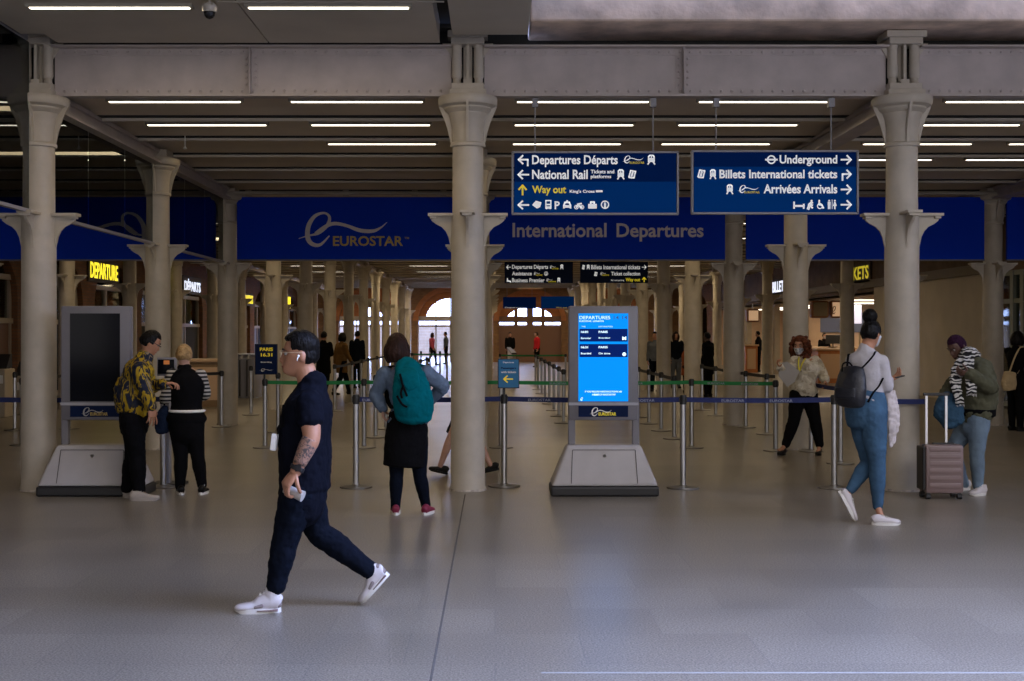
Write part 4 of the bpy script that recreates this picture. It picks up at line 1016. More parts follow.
board(498.5, 518.5, 359.5, 387.5, 12.9, mat('sign_sky_blue', (.01, .17, .40), .5), 'small blue board with a yellow left arrow on a barrier post', [('t', M_white, ('Departures', 503, 514, 361.5, 363.5)), ('t', M_navyd, ('Passengers', 501, 516, 367, 369.5)), ('t', M_white, ('with tickets', 501, 516, 371, 373)), ('i', M_yel, ('left', 503.5, 512.5, 375.5, 382.5))], p2)

# ------------------------------------------------------------------ check-in machines, gates and desks in the background
def gate(x, y, label, m_=M_alu):
    root = thing('ticket_gate', (x, y, 0), label, 'ticket gate', 'ticket gates on the left')
    b = MB(); b.prism([(-.55, 0), (.55, 0), (.55, .98), (.3, 1.08), (-.3, 1.08), (-.55, .98)], (x, y, 0), (0, 1, 0), (0, 0, 1), (1, 0, 0), .16); b.build('body', m_, root)
    b = MB(); b.box2((x-.02, y-.6, .05), (x+.0, y+.6, .95)); b.build('side_panel', M_black, root)
    b = MB(); b.box2((x+.02, y-.5, 1.08), (x+.14, y+.5, 1.10)); b.build('top_plate', M_steel, root)
for k in range(5): gate(GX(252-7.5*k, 31), 31+.05*k, 'grey ticket gate in the row behind the Paris board, %s from the right' % ORD[k].replace('front', 'first'))
def machine(px0, px1, py0, py1, Y, label, m_):
    x0, x1 = GX(px0, Y), GX(px1, Y); zt = GZ(py0, Y)
    root = thing('ticket_machine', ((x0+x1)/2, Y+.25, 0), label, 'ticket machine', 'ticket machines at the left edge')
    b = MB(); b.box2((x0, Y, 0), (x1, Y+.5, zt), bev=.02); b.build('cabinet', m_, root)
    b = MB(); b.prism([(0, zt-.02), (.3, zt+.02), (.3, zt+.28), (.22, zt+.28)], (x0+.02, Y+.1, 0), (0, 1, 0), (0, 0, 1), (1, 0, 0), x1-x0-.04); b.build('screen_hood', M_black, root)
    b = MB(); b.box2((x0+.04, Y-.006, zt-.28), (x1-.04, Y+.002, zt-.12)); b.build('slot_panel', M_white, root)
machine(-8, 5, 369, 424, 23.5, 'pale ticket machine at the left edge', M_cream); machine(12, 21.5, 376, 421, 24.2, 'second ticket machine beside the front left column', M_cream)
def desk(x, y, w_, d, h, label, rz=0, m2=None):
    root = thing('service_desk', (x, y, 0), label, 'desk', 'service desks')
    b = MB(); b.box2((x-w_/2, y-d/2, 0), (x+w_/2, y+d/2, h-.06)); b.build('body', m2 or mat('orange_wood', (.46, .17, .05), .4, noise_amt=.2, nscale=3), root)
    b = MB(); b.box2((x-w_/2-.05, y-d/2-.05, h-.07), (x+w_/2+.05, y+d/2+.05, h), bev=.02); b.build('desk_top', mat('pale_wood', (.62, .42, .26), .4), root)
    b = MB(); b.box2((x-w_/2+.08, y-d/2-.012, .15), (x+w_/2-.08, y-d/2-.001, h-.18)); b.build('front_panel', mat('pale_wood', (.62, .42, .26), .4), root)
desk(GX(832, 40), 40, 1.1, .7, 1.12, 'wooden ticket office desk behind the steward'); desk(GX(750, 50.5), 50.5, .5, .6, 1.15, 'narrow wooden desk beside the far ticket clerk')
desk(12.6, 46, 1.6, .8, 1.1, 'wooden desk with the seated clerk, deeper in the ticket office')
def hood(px0, px1, py0, py1, Y, label):
    x0, x1, z0, z1 = GX(px0, Y), GX(px1, Y), GZ(py1, Y), GZ(py0, Y)
    root = thing('desk_screen', ((x0+x1)/2, Y, z0), label, 'screen', 'wood framed screens over the ticket desks')
    b = MB(); b.box2((x0, Y, z0), (x1, Y+.35, z1), bev=.08); b.build('wooden_surround', mat('dark_wood_trim', (.20, .07, .02), .4), root)
    b = MB(); b.box2((x0+.07, Y-.01, z0+.06), (x1-.07, Y+.02, z1-.06)); b.build('panel', mat('screen_cream', (.6, .45, .3), .5, emit=(1, .62, .35), estr=.35) if px0 != 811.5 else mat('screen_olive', (.16, .13, .07), .4), root)
    b = MB(); b.cyl(((x0+x1)/2, Y+.17, z1), ((x0+x1)/2, Y+.17, 2.75), .02, seg=8); b.build('hanger', M_steel, root)
    if px0 > 820:
        b = MB(); swoosh(b, LOGO_E, (0, Y-.011, 0), FU, FV, FN, bx(831, 843, 306, 314, Y), .004); b.build('swoosh_logo', M_browp, root)
hood(811.5, 829.5, 300.5, 318, 42, 'dark panel of the wood framed screens over the ticket desk'); hood(830.5, 846, 300.5, 318, 42, 'cream panel of the wood framed screens over the ticket desk'); hood(747, 760, 309, 322, 48, 'bright wood framed screen over the far ticket clerk')
# monitor and flowers on the office desk
b = MB(); x, Y = GX(833, 45.5), 45.5; b.box2((x-.02, Y, 1.1), (x+.02, Y+.02, 1.3)); b.box2((x-.15, Y-.05, 1.1), (x+.15, Y+.1, 1.115)); b.box2((x-.28, Y-.02, 1.22), (x+.28, Y, 1.55), bev=.01)
tag(b.build('monitor', M_black), 'black monitor on the ticket office desk', 'monitor')
b = MB(); x, Y = GX(857.5, 42.5), 42.5; b.box2((x-.14, Y, 1.95), (x+.14, Y+.04, 2.6)); tag(b.build('lit_poster', mat('lit_poster_white', (.8, .8, .9), .5, emit=(.8, .75, .9), estr=.9)), 'small lit white poster hanging in the ticket office', 'poster')
# low wooden counter beside third left column, seen behind the striped woman
desk(GX(207, 27), 27.2, .9, .7, 1.05, 'brown wooden counter behind the barrier at left', m2=mat('brown_counter', (.24, .15, .07), .5))
# low white boundary panels of the long lane in the middle
root = thing('queue_partition', (1.0, 50, 0), 'low pale partition beside the long lane in the middle', 'partition')
b = MB(); b.box2((.55, 38.5, 0), (.65, 54, .95)); b.build('panel', M_cream, root); b = MB(); b.box2((.52, 38.5, .95), (.68, 54, 1.0)); b.build('rail', M_black, root)
# ------------------------------------------------------------------ people
def skinm(name, col, tattoo=False):
    m = mat(name, col, .5, noise_amt=.08, nscale=14, bump=.05, bscale=80); return m
SK_TAN = skinm('tan_skin', (.42, .20, .115)); SK_PALE = skinm('pale_skin', (.52, .30, .22)); SK_DARK = skinm('dark_skin', (.09, .042, .028)); SK_BROWN = skinm('brown_skin', (.26, .13, .085))
def cloth(name, col, rough=.85, amt=.12, sc=9, bump=.35, bs=14): return mat(name, col, rough, noise_amt=amt, nscale=sc, bump=bump, bscale=bs, spec=.06)
C_BLACK = cloth('black_cloth', (.005, .005, .006)); C_NAVY = cloth('navy_black_cloth', (.004, .006, .012)); C_TEE = cloth('dark_tee_cloth', (.004, .005, .010), bump=.5, bs=9)
C_DENIM = cloth('blue_denim', (.05, .105, .18), amt=.3, sc=5); C_DENIML = cloth('light_blue_denim', (.15, .21, .28), amt=.2, sc=5); C_CHAM = cloth('chambray_cloth', (.12, .165, .24), amt=.2)
C_WHITE = cloth('white_knit', (.46, .44, .46), amt=.04); C_OLIVE = cloth('olive_cloth', (.085, .085, .055), amt=.15); C_TEAL = cloth('teal_cloth', (.0, .115, .145), amt=.1, bump=.3)
C_CREAMT = mat_pattern('cream_blouse', [(0, (.40, .35, .27)), (.45, (.55, .50, .40)), (.60, (.66, .61, .52))], 10, rough=.8, bump=.3)
C_BROWNC = cloth('tan_coat', (.17, .09, .03)); C_RED = cloth('red_jacket', (.45, .02, .03)); C_GREYC = cloth('grey_cloth', (.10, .11, .13))
C_YEL = mat_pattern('yellow_navy_print', [(0, (.008, .012, .03)), (.44, (.035, .03, .02)), (.48, (.36, .24, .012)), (.55, (.26, .17, .01)), (.58, (.010, .014, .035)), (.66, (.22, .17, .10))], 8, rough=.6, stretch=(1.3, 1.3, .5), distort=1.4, bump=.4)
C_STRIPE = mat_pattern('black_white_stripes', [(0, (.012, .012, .014)), (.5, (.45, .43, .39))], 8, 'WAVE', .8)
C_ZEBRA = mat_pattern('zebra_scarf', [(0, (.012, .012, .014)), (.5, (.55, .54, .52))], 7.5, 'WAVE', .85, stretch=(1, 1, 1.1), distort=7)
H_BLACK = mat('black_hair', (.004, .0035, .0035), .42, spec=.12, noise_amt=.5, nscale=40, bump=.6, bscale=60, stretch=(1, 1, .25))
H_BROWN = mat('brown_hair', (.028, .013, .009), .5, spec=.12, noise_amt=.5, nscale=40, bump=.6, bscale=60, stretch=(1, 1, .25))
H_AUBURN = mat('auburn_hair', (.085, .024, .010), .55, spec=.15, noise_amt=.6, nscale=22, bump=.8, bscale=30)
H_BLONDE = mat('blonde_hair', (.34, .22, .10), .6, spec=.15, noise_amt=.4, nscale=25, bump=.6, bscale=40)
H_PURPLE = mat('dark_purple_hair', (.03, .010, .026), .8, spec=.05, noise_amt=.4, nscale=60, bump=.8, bscale=120)
M_shoew = mat('white_trainer_leather', (.58, .54, .54), .5, noise_amt=.05); M_shoeb = mat('black_shoe_leather', (.006, .006, .006), .5, spec=.2); M_sole = mat('white_sole', (.72, .70, .66), .6)
M_maroon = mat('maroon_trainer', (.20, .015, .045), .6); M_mask = mat('pale_face_mask', (.55, .58, .62), .7); M_lip = mat('lips', (.30, .10, .08), .5)
M_eyew = mat('eye_white', (.30, .28, .26), .4, spec=.2); M_eyed = mat('dark_iris', (.01, .007, .005), .2); M_brow = mat('dark_brow_hair', (.02, .012, .008), .8)

def gs(x, s): return math.exp(-(x/s)**2)
def headshape(p, u, sc=1.0, fem=False):
    """p scaled ellipsoid point (x right, y forward, z up), u unit sphere"""
    x, y, z = p
    # jaw narrowing below the cheeks, skull wider at the back
    t = max(0, min(1, (-z-.01)/.10))
    if u[1] > -.1 and z < -.03: y += .020*min(1, (-z-.03)/.05)*min(1, (u[1]+.1)*2)
    x *= 1-.38*t*(1.0 if y > -.02 else .6)
    if z < -.02 and y < 0: y *= 1-.55*min(1, (-z-.02)/.08)          # undercut toward the nape
    if y > 0:
        y *= 1-.10*gs(z-.0, .05)                                     # flatter face
        f = max(0, u[1])
        y += .030*gs(x, .013)*gs(z+.024, .018)*f                    # nose
        y += .014*gs(x, .010)*gs(z-.002, .018)*f
        y -= .012*gs(abs(x)-.031, .015)*gs(z-.010, .013)*f          # sockets
        y += .005*gs(x, .05)*gs(z-.034, .012)*f                     # brow
        y += .010*gs(x, .024)*gs(z+.057, .010)*f                     # lips
        y -= .006*gs(x, .026)*gs(z+.0585, .0022)*f
        y += .020*gs(x, .030)*gs(z+.092, .022)*max(f, .25)               # chin
        y -= .004*gs(x, .03)*gs(z+.072, .006)*f
        y += .006*gs(abs(x)-.042, .018)*gs(z+.025, .02)*f           # cheeks
    return Vector((x, y, z))
def frame(face, up=(0, 0, 1)):
    f = Vector(face).normalized(); u = Vector(up); r = f.cross(u).normalized(); u = r.cross(f).normalized()
    return Matrix((r, f, u)).transposed()          # columns: right, forward, up
HR = (.074, .096, .116)
def add_head(mb, c, R, s):
    mb.ball(c, tuple(a*s for a in HR), R=R, sub=5, fn=lambda p, u: headshape(p/s, u)*s)
    for sd in (-1, 1):
        mb.ball(Vector(c)+R @ Vector((sd*.073*s, -.008*s, -.004*s)), (.010*s, .019*s, .031*s), R=R @ Matrix.Rotation(sd*.3, 3, 'Z') @ Matrix.Rotation(-.15, 3, 'X'), sub=3)
def hair_mesh(c, R, s, style, vox=.006):
    """hair as a cap over the skull following a hairline, plus style volumes"""
    thick = {'short': .012, 'slick': .010, 'crop': .007, 'bob': .026, 'bun': .008, 'curly': .035, 'long': .018}[style]
    mb = MB()
    def fn(p, u):
        p = p/s; q = headshape(p, u)
        if u[1] > 0: q.y = min(q.y, .105)
        x, y, z = u
        # hairline height as a function of front/back
        if style == 'slick': line = .66 if y > .45 else (.22 if y > .05 else (-.42 if y < -.25 else -.12))
        elif style in ('short', 'crop', 'bun'): line = .50+.10*y if y > .35 else (-.12 if y > 0.02 else (-.50 if y < -.2 else -.30))
        elif style == 'curly': line = .62 if y > .55 else (-1.2 if y < .35 else .1)
        else: line = .52 if y > .5 else (-.9 if y < .2 else -.2)
        ins = z-line
        k = max(-1, min(1, ins/.10))
        th = thick*(.25+.75*max(0, min(1, (ins+.02)/.35)))
        if style == 'slick': th = .002+.017*max(0, min(1, (z-.15)/.4))
        off = th if k > 0 else -.014
        n = Vector((u[0]/.8, u[1], u[2])).normalized()
        return (q*(1 if k > 0 else .97)+n*off)*s
    mb.ball(c, tuple(a*s for a in HR), R=R, sub=5, fn=fn)
    C = Vector(c)
    def L(x, y, z): return C+R @ (Vector((x, y, z))*s)
    rnd = random.Random(3)
    if style == 'bun':
        mb.ball(L(0, -.045, .140), .062*s, R=R, sub=4); mb.ball(L(.03, -.055, .15), .03*s, sub=3); mb.ball(L(-.035, -.03, .145), .032*s, sub=3); mb.ball(L(0, -.02, .105), .04*s, sub=3)
    if style == 'none':
        mb.loft([L(0, .065, .105), L(0, .02, .128), L(0, -.05, .118), L(0, -.10, .075), L(0, -.112, .02)], [(.035*s, .004*s), (.05*s, .008*s), (.055*s, .010*s), (.05*s, .010*s), (.03*s, .004*s)], right=R @ Vector((1, 0, 0)), seg=14)
    if style in ('bob', 'long'):
        dn = -.11 if style == 'bob' else -.16
        for k in range(13):
            a = -2.15+4.3*k/12
            x, y = .078*math.sin(a), -.088*math.cos(a)
            mb.loft([L(x*.7, y*.7, .06), L(x*1.08, y*1.05, 0), L(x*1.12, y*1.1, -.06), L(x*1.0, y*1.05, dn)], [.03*s, .032*s, .03*s, .018*s], seg=10)
    if style == 'curly':
        for k in range(130):
            a = rnd.uniform(-2.4, 2.4); zz = rnd.uniform(-.15, .12); rr = (.105+.03*max(0, 1-abs(zz+.03)/.14))*(1 if zz < .06 else .80)
            mb.ball(L(rr*.95*math.sin(a), -rr*math.cos(a)-.005, zz), rnd.uniform(.018, .032)*s, sub=2)
    me = mb.mesh('hair')
    return bake(me, vox, 1 if style == 'curly' else 2, (.008 if style not in ('crop',) else .003, .015 if style == 'curly' else .02))
def finger_chain(mb, base, d, n, lens, curl, r):
    """d direction, n palm normal (curls toward n)"""
    p = Vector(base); pts = [p]; ax = Vector(d).cross(Vector(n)).normalized(); dd = Vector(d).normalized()
    for l, c in zip(lens, curl):
        dd = Matrix.Rotation(c, 3, ax) @ dd
        p = p+dd*l; pts.append(p)
    mb.loft([pts[0]-Vector(d).normalized()*.012]+pts, [r*1.05, r*1.02, r, r*.92, r*.72], seg=8, sub=2)
def hand(mb, w, d, n, thumb, s=1.0, curl=.35, thumbcurl=.3, spread=.0):
    """wrist w, direction d, palm normal n, thumb side vector"""
    w = Vector(w); d = Vector(d).normalized(); n = Vector(n); n = (n-d*n.dot(d)).normalized(); t = d.cross(n)
    if t.dot(Vector(thumb)) < 0: t = -t
    mb.loft([w-d*.02*s, w+d*.01*s, w+d*.045*s, w+d*.085*s], [(.026*s, .019*s), (.029*s, .018*s), (.039*s, .016*s), (.040*s, .012*s)], right=t, seg=14)
    L = [(.044, .026, .020), (.047, .030, .022), (.044, .028, .021), (.034, .021, .018)]
    for i in range(4):
        off = (.029-.0195*i)*s; dd = (d+t*(.10-.06*i+spread*(1.5-i))).normalized()
        cv = curl*(1+.12*i)
        finger_chain(mb, w+d*(.086-.004*abs(i-1))*s+t*off, dd, n, [l*s for l in L[i]], (cv*.7, cv*1.2, cv*.9), (.0088 if i < 3 else .0078)*s)
    td = (d*.62+t*.62+n*.35).normalized()
    finger_chain(mb, w+d*.026*s+t*.028*s+n*.004*s, td, (n-t*.6).normalized(), [.036*s, .030*s, .022*s], (thumbcurl*.2, thumbcurl, thumbcurl*.8), .0105*s)

def unit(v): return Vector(v).normalized()
class Person:
    def __init__(s, loc, label, vox=.009):
        s.root = thing('person', loc, label, 'person'); s.vox = vox; s.body = MB(); s.hands = MB()
    def head(s, c, face, up=(0, 0, 1), sc=1.0):
        s.hc = Vector(c); s.HRm = frame(face, up); s.hs = sc; add_head(s.body, c, s.HRm, sc)
    def hl(s, x, y, z): return s.hc+s.HRm @ (Vector((x, y, z))*s.hs)
    def torso(s, pel, wai, che, nec, right, g=1.0, fem=False, mb=None, off=0.0):
        mb = mb or s.body
        pel, wai, che, nec = map(Vector, (pel, wai, che, nec)); o = off
        if fem: r = [(.155, .105), (.170, .115), (.125, .092), (.148, .108), (.160, .095), (.095, .06), (.05, .05)]
        else: r = [(.150, .105), (.162, .112), (.145, .105), (.168, .118), (.185, .108), (.11, .068), (.058, .056)]
        p = [pel-(wai-pel)*.35, pel, wai, che, che+(nec-che)*.55, che+(nec-che)*.90, nec+(nec-che)*.12]
        mb.loft(p, [(a*g+o, b*g+o) for a, b in r], right=right, seg=24, sub=5)
    def limb(s, pts, rad, mb=None, off=0.0, right=None, cap=1):
        (mb or s.body).loft(pts, [(r+off if not isinstance(r, tuple) else (r[0]+off, r[1]+off)) for r in rad], seg=18, sub=5, right=right, cap=cap)
    def leg(s, hip, kne, ank, g=1.0, mb=None, off=0.0, cut=1.0, th=.088):
        hip, kne, ank = map(Vector, (hip, kne, ank))
        m1 = hip.lerp(kne, .5); m2 = kne.lerp(ank, .33); m3 = kne.lerp(ank, .75)
        pts = [hip, m1, kne, m2, m3, ank]; rad = [th*g, .075*g, .056*g, .056*g, .042*g, .037*g]
        if cut < 1:
            n = {.5: 3, .8: 5}.get(cut, 5); pts = pts[:n]; rad = rad[:n]
        s.limb(pts, rad, mb, off)
    def arm(s, sh, el, wr, g=1.0, mb=None, off=0.0, cut=1.0):
        sh, el, wr = map(Vector, (sh, el, wr))
        m0 = sh.lerp(el, .45); m1 = el.lerp(wr, .3); m2 = el.lerp(wr, .8)
        pts = [sh, m0, el, m1, m2, wr]; rad = [.050*g, .046*g, .038*g, .037*g, .028*g, (.026*g)]
        if cut < 1: pts = [sh, sh.lerp(el, cut*.6), sh.lerp(el, cut)]; rad = [.052*g, .052*g, .054*g]
        s.limb(pts, rad, mb, off)
    def footbody(s, ank, heel, toe):
        ank, heel, toe = map(Vector, (ank, heel, toe)); up = V(0, 0, 1)
        s.body.loft([ank, ank.lerp(heel, .5)+(toe-heel)*.18, heel.lerp(toe, .5)+V(0, 0, .0), toe], [.030, (.028, .028), (.026, .018), (.018, .012)], seg=12)
    def footin(s, ank, heel, toe, up):
        f = (toe-heel).normalized(); up = (up-f*up.dot(f)).normalized()
        s.body.loft([ank, heel.lerp(toe, .2)+up*.05, heel.lerp(toe, .5)+up*.035, heel.lerp(toe, .85)+up*.028], [.030, .028, (.026, .018), (.018, .010)], seg=12)
    def finish(s, skin):
        me = bake(s.body.mesh('body'), s.vox, 1)
        hm = s.hands.mesh('h')
        me2 = merge_meshes([me, hm], 'body')
        s.bodyo = link('body', me2, skin, s.root, True)
        return s.bodyo
    def part(s, name, mb, m, vox=None, disp=None, sm=2, parent=None, **kw):
        me = mb.mesh(name)
        if vox: me = bake(me, vox, sm, disp)
        return link(name, me, m, parent or s.root, True, **kw)
    def hair(s, style, m): return link('hair', hair_mesh(s.hc, s.HRm, s.hs, style, max(.0055, s.vox*.7)), m, s.root, True)
    def face(s, eyes=True, lips=True, brow=M_brow):
        if eyes:
            for sd in (-1, 1):
                mb = MB(); mb.ball(s.hl(sd*.030, .0735, .010), .0105*s.hs, sub=3); e = mb.build('eye', M_eyew, s.root, True)
                mb = MB(); mb.ball(s.hl(sd*.030, .0815, .010), .0050*s.hs, sub=2); mb.build('iris', M_eyed, e, True)
                mb = MB(); mb.loft([s.hl(sd*.014, .090, .030), s.hl(sd*.032, .090, .036), s.hl(sd*.050, .076, .030)], [.0035*s.hs, .004*s.hs, .002*s.hs], seg=8); mb.build('eyebrow', brow, s.root, True)
        if lips:
            mb = MB(); mb.loft([s.hl(-.022, .086, -.058), s.hl(0, .0985, -.056), s.hl(.022, .086, -.058)], [.002*s.hs, .0055*s.hs, .002*s.hs], seg=8, sub=4); mb.build('lips', M_lip, s.root, True)
    def mask(s, m=M_mask):
        mb = MB()
        def fn(p, u):
            q = headshape(p/s.hs, u)
            if u[1] > .25 and -.85 < u[2] < -.08: q = q+Vector((0, .010, 0))+Vector((u[0], u[1], 0))*.006
            else: q = q*.93
            return q*s.hs
        mb.ball(s.hc, tuple(a*s.hs for a in HR), R=s.HRm, sub=5, fn=fn); o_ = mb.build('face_mask', m, s.root, True)
        for sd in (-1, 1):
            l = MB(); l.loft([s.hl(sd*.05, .065, -.02), s.hl(sd*.074, .02, -.008), s.hl(sd*.080, -.015, .01)], [.0015]*3, seg=6); l.build('ear_loop', m, o_)
    def shoe(s, heel, toe, up=(0, 0, 1), m=M_shoew, sole=M_sole, h=.085, wd=.046, name='shoe', laces=True, high=True, patches=False):
        """heel/toe: points at ground contact of the sole"""
        heel, toe, up = Vector(heel), Vector(toe), Vector(up); f = (toe-heel); L = f.length; f.normalize(); up = (up-f*up.dot(f)).normalized(); r = f.cross(up)
        def q(a, z, x=0): return heel+f*(a*L)+up*z+r*x
        mb = MB()
        k_ = h/.085
        prof = [(.03, .070, .66), (.14, .090, .76), (.28, .088, .80), (.42, .074, .82), (.58, .062, .92), (.76, .052, 1.0), (.92, .044, .80), (.99, .032, .45)]
        mb.loft([q(a, .006+(t*k_ if a < .5 else t)/2) for a, t, w_ in prof], [(wd*w_, (t*k_ if a < .5 else t)/2) for a, t, w_ in prof], right=r, seg=18, cap=.3)
        if high: mb.loft([q(.20, .05), q(.20, h+.012)], [(wd*.78, .045), (wd*.80, .046)], right=r, seg=14, cap=.2); mb.loft([q(.34, .07), q(.30, h+.030)], [(wd*.5, .012), (wd*.5, .008)], right=r, seg=10)
        sh = s.part(name, mb, m, .005, None, 2)
        sb = MB(); n = 16; pts = []
        for k in range(n):
            a = 2*PI*k/n; ca, sa = math.cos(a), math.sin(a)
            wid = wd*(.98+.14*math.tanh(ca*2)); pts.append((.5+.52*ca*1.0, sa*wid))
        lo = [sb.bm.verts.new(q(a, .0+(.012 if a > .93 else 0), x)) for a, x in pts]; hi = [sb.bm.verts.new(q(a, .026, x*1.0)) for a, x in pts]
        sb.bm.faces.new(lo[::-1]); sb.bm.faces.new(hi)
        for i in range(n): sb.bm.faces.new((lo[i], lo[(i+1) % n], hi[(i+1) % n], hi[i]))
        sb.build('sole', sole, sh, 'auto')
        if patches:
            for sd in (-1, 1):
                pb = MB(); pb.loft([q(.40, .046, sd*wd*.74), q(.54, .038, sd*wd*.86)], [.012, .009], seg=10); pb.build('side_patch', mat('shoe_grey_suede', (.22, .18, .17), .8), sh, True)
            pb = MB(); pb.loft([q(.045, .045), q(.045, .085)], [(wd*.62, .020), (wd*.58, .020)], right=r, seg=14); pb.build('heel_tab', mat('shoe_grey_suede', (.22, .18, .17), .8), sh, True)
            pb = MB(); pb.loft([q(.05, .017), q(.5, .017)], [(wd*1.0, .007), (wd*1.12, .006)], right=r, seg=14, cap=.2); pb.build('air_sole', mat('shoe_brown_sole', (.16, .10, .09), .6), sh, True)
        if laces:
            lb = MB()
            for k in range(4): lb.cyl(q(.36+.08*k, .090*(h/.085 if k < 2 else 1)-.010*k, -wd*.5), q(.38+.08*k, .090*(h/.085 if k < 2 else 1)-.010*k, wd*.5), .005, seg=6)
            lb.build('laces', sole, sh)
        return sh
    def strap(s, pts, m, name='strap', w_=.03, th=.006, nrm=None, parent=None):
        mb = MB(); mb.loft(pts, [(w_/2, th/2)]*len(pts), right=nrm, seg=10, sub=6, cap=0); return mb.build(name, m, parent or s.root, True)

def wp(px, py, Y): return W(px, py, Y)

# ============ 1. the man walking in the foreground (faces left)
Y0 = 7.22
P = Person(V(GX(305, Y0), Y0, 0), 'man in dark tee and black jeans striding left holding a pale cup', .007)
P.head(wp(301, 355, Y0), (-1, -.05, -.04), sc=1.13)
R_ = (0, 1, 0)          # facing -X: right hand side is +Y (away from the camera)
pel, wai, che, nec = wp(303, 490, Y0), wp(305, 462, Y0), wp(306, 425, Y0), wp(312, 388, Y0)
P.limb([wp(312, 396, Y0), wp(307, 376, Y0), wp(303, 362, Y0)], [.075, .062, .06])
P.torso(pel, wai, che, nec, (0, 1, 0), 1.05)
shN, shF = wp(309, 403, Y0-.19), wp(309, 400, Y0+.19)
elN, wrN = wp(311.5, 438, Y0-.25), wp(296, 471, Y0-.27)
P.arm(shN, elN, wrN, 1.32); elF, wrF = wp(322, 440, Y0+.24), wp(312, 466, Y0+.26); P.arm(shF, elF, wrF, 1.12)
hipN, hipF = wp(299, 492, Y0-.09), wp(304, 492, Y0+.09)
knN, anN = wp(285, 541, Y0-.10), wp(276, 588, Y0-.10)
knF, anF = wp(319, 532, Y0+.09), wp(369, 570, Y0+.08)
P.leg(hipN, knN, anN, 1.08); P.leg(hipF, knF, anF, 1.08)
heN, toN = V(GX(280.5, 7.12), 7.12, 0), V(GX(236, 7.12), 7.10, 0)
heF, toF = wp(389.5, 575, Y0+.08), V(GX(363, Y0+.08), Y0+.08, .004)
P.footbody(anN, heN+V(0, 0, .045), toN+V(.05, 0, .04)); P.footin(anF, heF, toF, V(.35, 0, .8))
hand(P.hands, wrN, unit(wp(284, 487, Y0-.29)-wrN), (.5, .5, -.3), (-.6, -.5, 0), 1.12, curl=.85, thumbcurl=.5)
hand(P.hands, wrF, (-.3, 0, -1), (-.8, -.5, 0), (-1, 0, 0), 1.1, curl=.4)
P.finish(SK_TAN); P.face(); P.hair('slick', H_BLACK)
mb = MB()
P.torso(pel-V(0, 0, .02), wai, che, nec-V(0, 0, .0), (0, 1, 0), 1.02, mb=mb, off=.028)
P.arm(shN, elN, wrN, 1.25, mb=mb, off=.014, cut=.42); P.arm(shF, elF, wrF, 1.25, mb=mb, off=.016, cut=.42)
mb.loft([wp(305, 488, Y0), wp(305, 455, Y0), wp(303, 425, Y0)], [(.19, .147), (.19, .155), (.20, .150)], right=(0, 1, 0), seg=24, cap=.15)
tee = P.part('tee_shirt', mb, C_TEE, .008, (.016, .05), 3)
mb = MB(); mb.loft([wp(312, 386.5, Y0), wp(311, 383.5, Y0)], [(.074, .070), (.070, .066)], right=(0, 1, 0), seg=20, cap=.1); P.part('collar', mb, C_BLACK, parent=tee)
mb = MB(); P.leg(hipN, knN, anN+V(.0, 0, .01), 1.12, mb, .014); P.leg(hipF, knF, anF, 1.12, mb, .014); mb.loft([wp(302, 503, Y0), wp(304, 484, Y0)], [(.165, .115), (.165, .12)], right=(0, 1, 0), seg=20)
P.part('jeans', mb, C_NAVY, .008, (.016, .045), 2)
shoe1 = P.shoe(heN, toN, m=M_shoew, h=.11, wd=.052, patches=True); shoe2 = P.shoe(heF, toF, up=(heF-anF).cross(V(0, 1, 0)) if False else V(.35, 0, .8), m=M_shoew, h=.10, wd=.052, patches=True)
for sh_, hh, tt in ():
    mb = MB(); mb.loft([hh.lerp(tt, .40)+V(0, -.038, .060), hh.lerp(tt, .52)+V(0, -.040, .050)], [.013, .010], seg=10); mb.build('grey_patch', M_alu, sh_)
# glasses, earbud, watch, cup, lanyard card
mb = MB()
for sd in (-1, 1):
    mb.loft([P.hl(sd*.014, .108, .012), P.hl(sd*.016, .108, .026), P.hl(sd*.050, .098, .026), P.hl(sd*.052, .097, .000), P.hl(sd*.030, .104, -.006), P.hl(sd*.014, .108, .010)], [.0016]*6, seg=6, cap=0)
    mb.loft([P.hl(sd*.052, .095, .018), P.hl(sd*.076, .04, .016), P.hl(sd*.080, -.015, .012)], [.0022]*3, seg=6)
mb.cyl(P.hl(-.014, .109, .018), P.hl(.014, .109, .018), .0016, seg=6)
mb.build('glasses', mat('gold_rim', (.75, .62, .42), .3, metal=.7), P.root)
mb = MB(); mb.ball(P.hl(-.085, .004, -.004), .008, sub=2); mb.cyl(P.hl(-.087, .006, -.008), P.hl(-.088, .012, -.028), .0036, seg=8); mb.build('earbud', M_white, P.root, True)
wd_ = unit(wrN-elN); mb = MB(); mb.loft([wrN-wd_*.03, wrN-wd_*.005], [.043, .042], seg=20, cap=.05); wt = mb.build('watch_strap', M_black, P.root, True)
mb = MB(); mb.box(wrN-wd_*.017+V(.012, -.040, .006), (.036, .012, .040), bev=.004); mb.build('watch_face', mat('watch_glass', (.01, .01, .012), .1), wt)
mb = MB(); mb.loft([wp(281, 405, Y0-.12), wp(279.5, 425, Y0-.13), wp(278, 434, Y0-.13)], [(.009, .0015)]*3, right=(0, 1, 0), seg=8); ly = mb.build('lanyard', C_BLACK, P.root)
mb = MB(); mb.loft([wp(283, 405, Y0-.12), wp(279.8, 425, Y0-.14), wp(277.5, 434, Y0-.15)], [.004]*3, seg=6); mb.build('cord', C_BLACK, ly)
mb = MB(); mb.box(wp(274.2, 442, Y0-.15), (.034, .05, .095), R=Matrix.Rotation(.12, 3, 'Y'), bev=.004); mb.build('pass_card', M_white, ly)
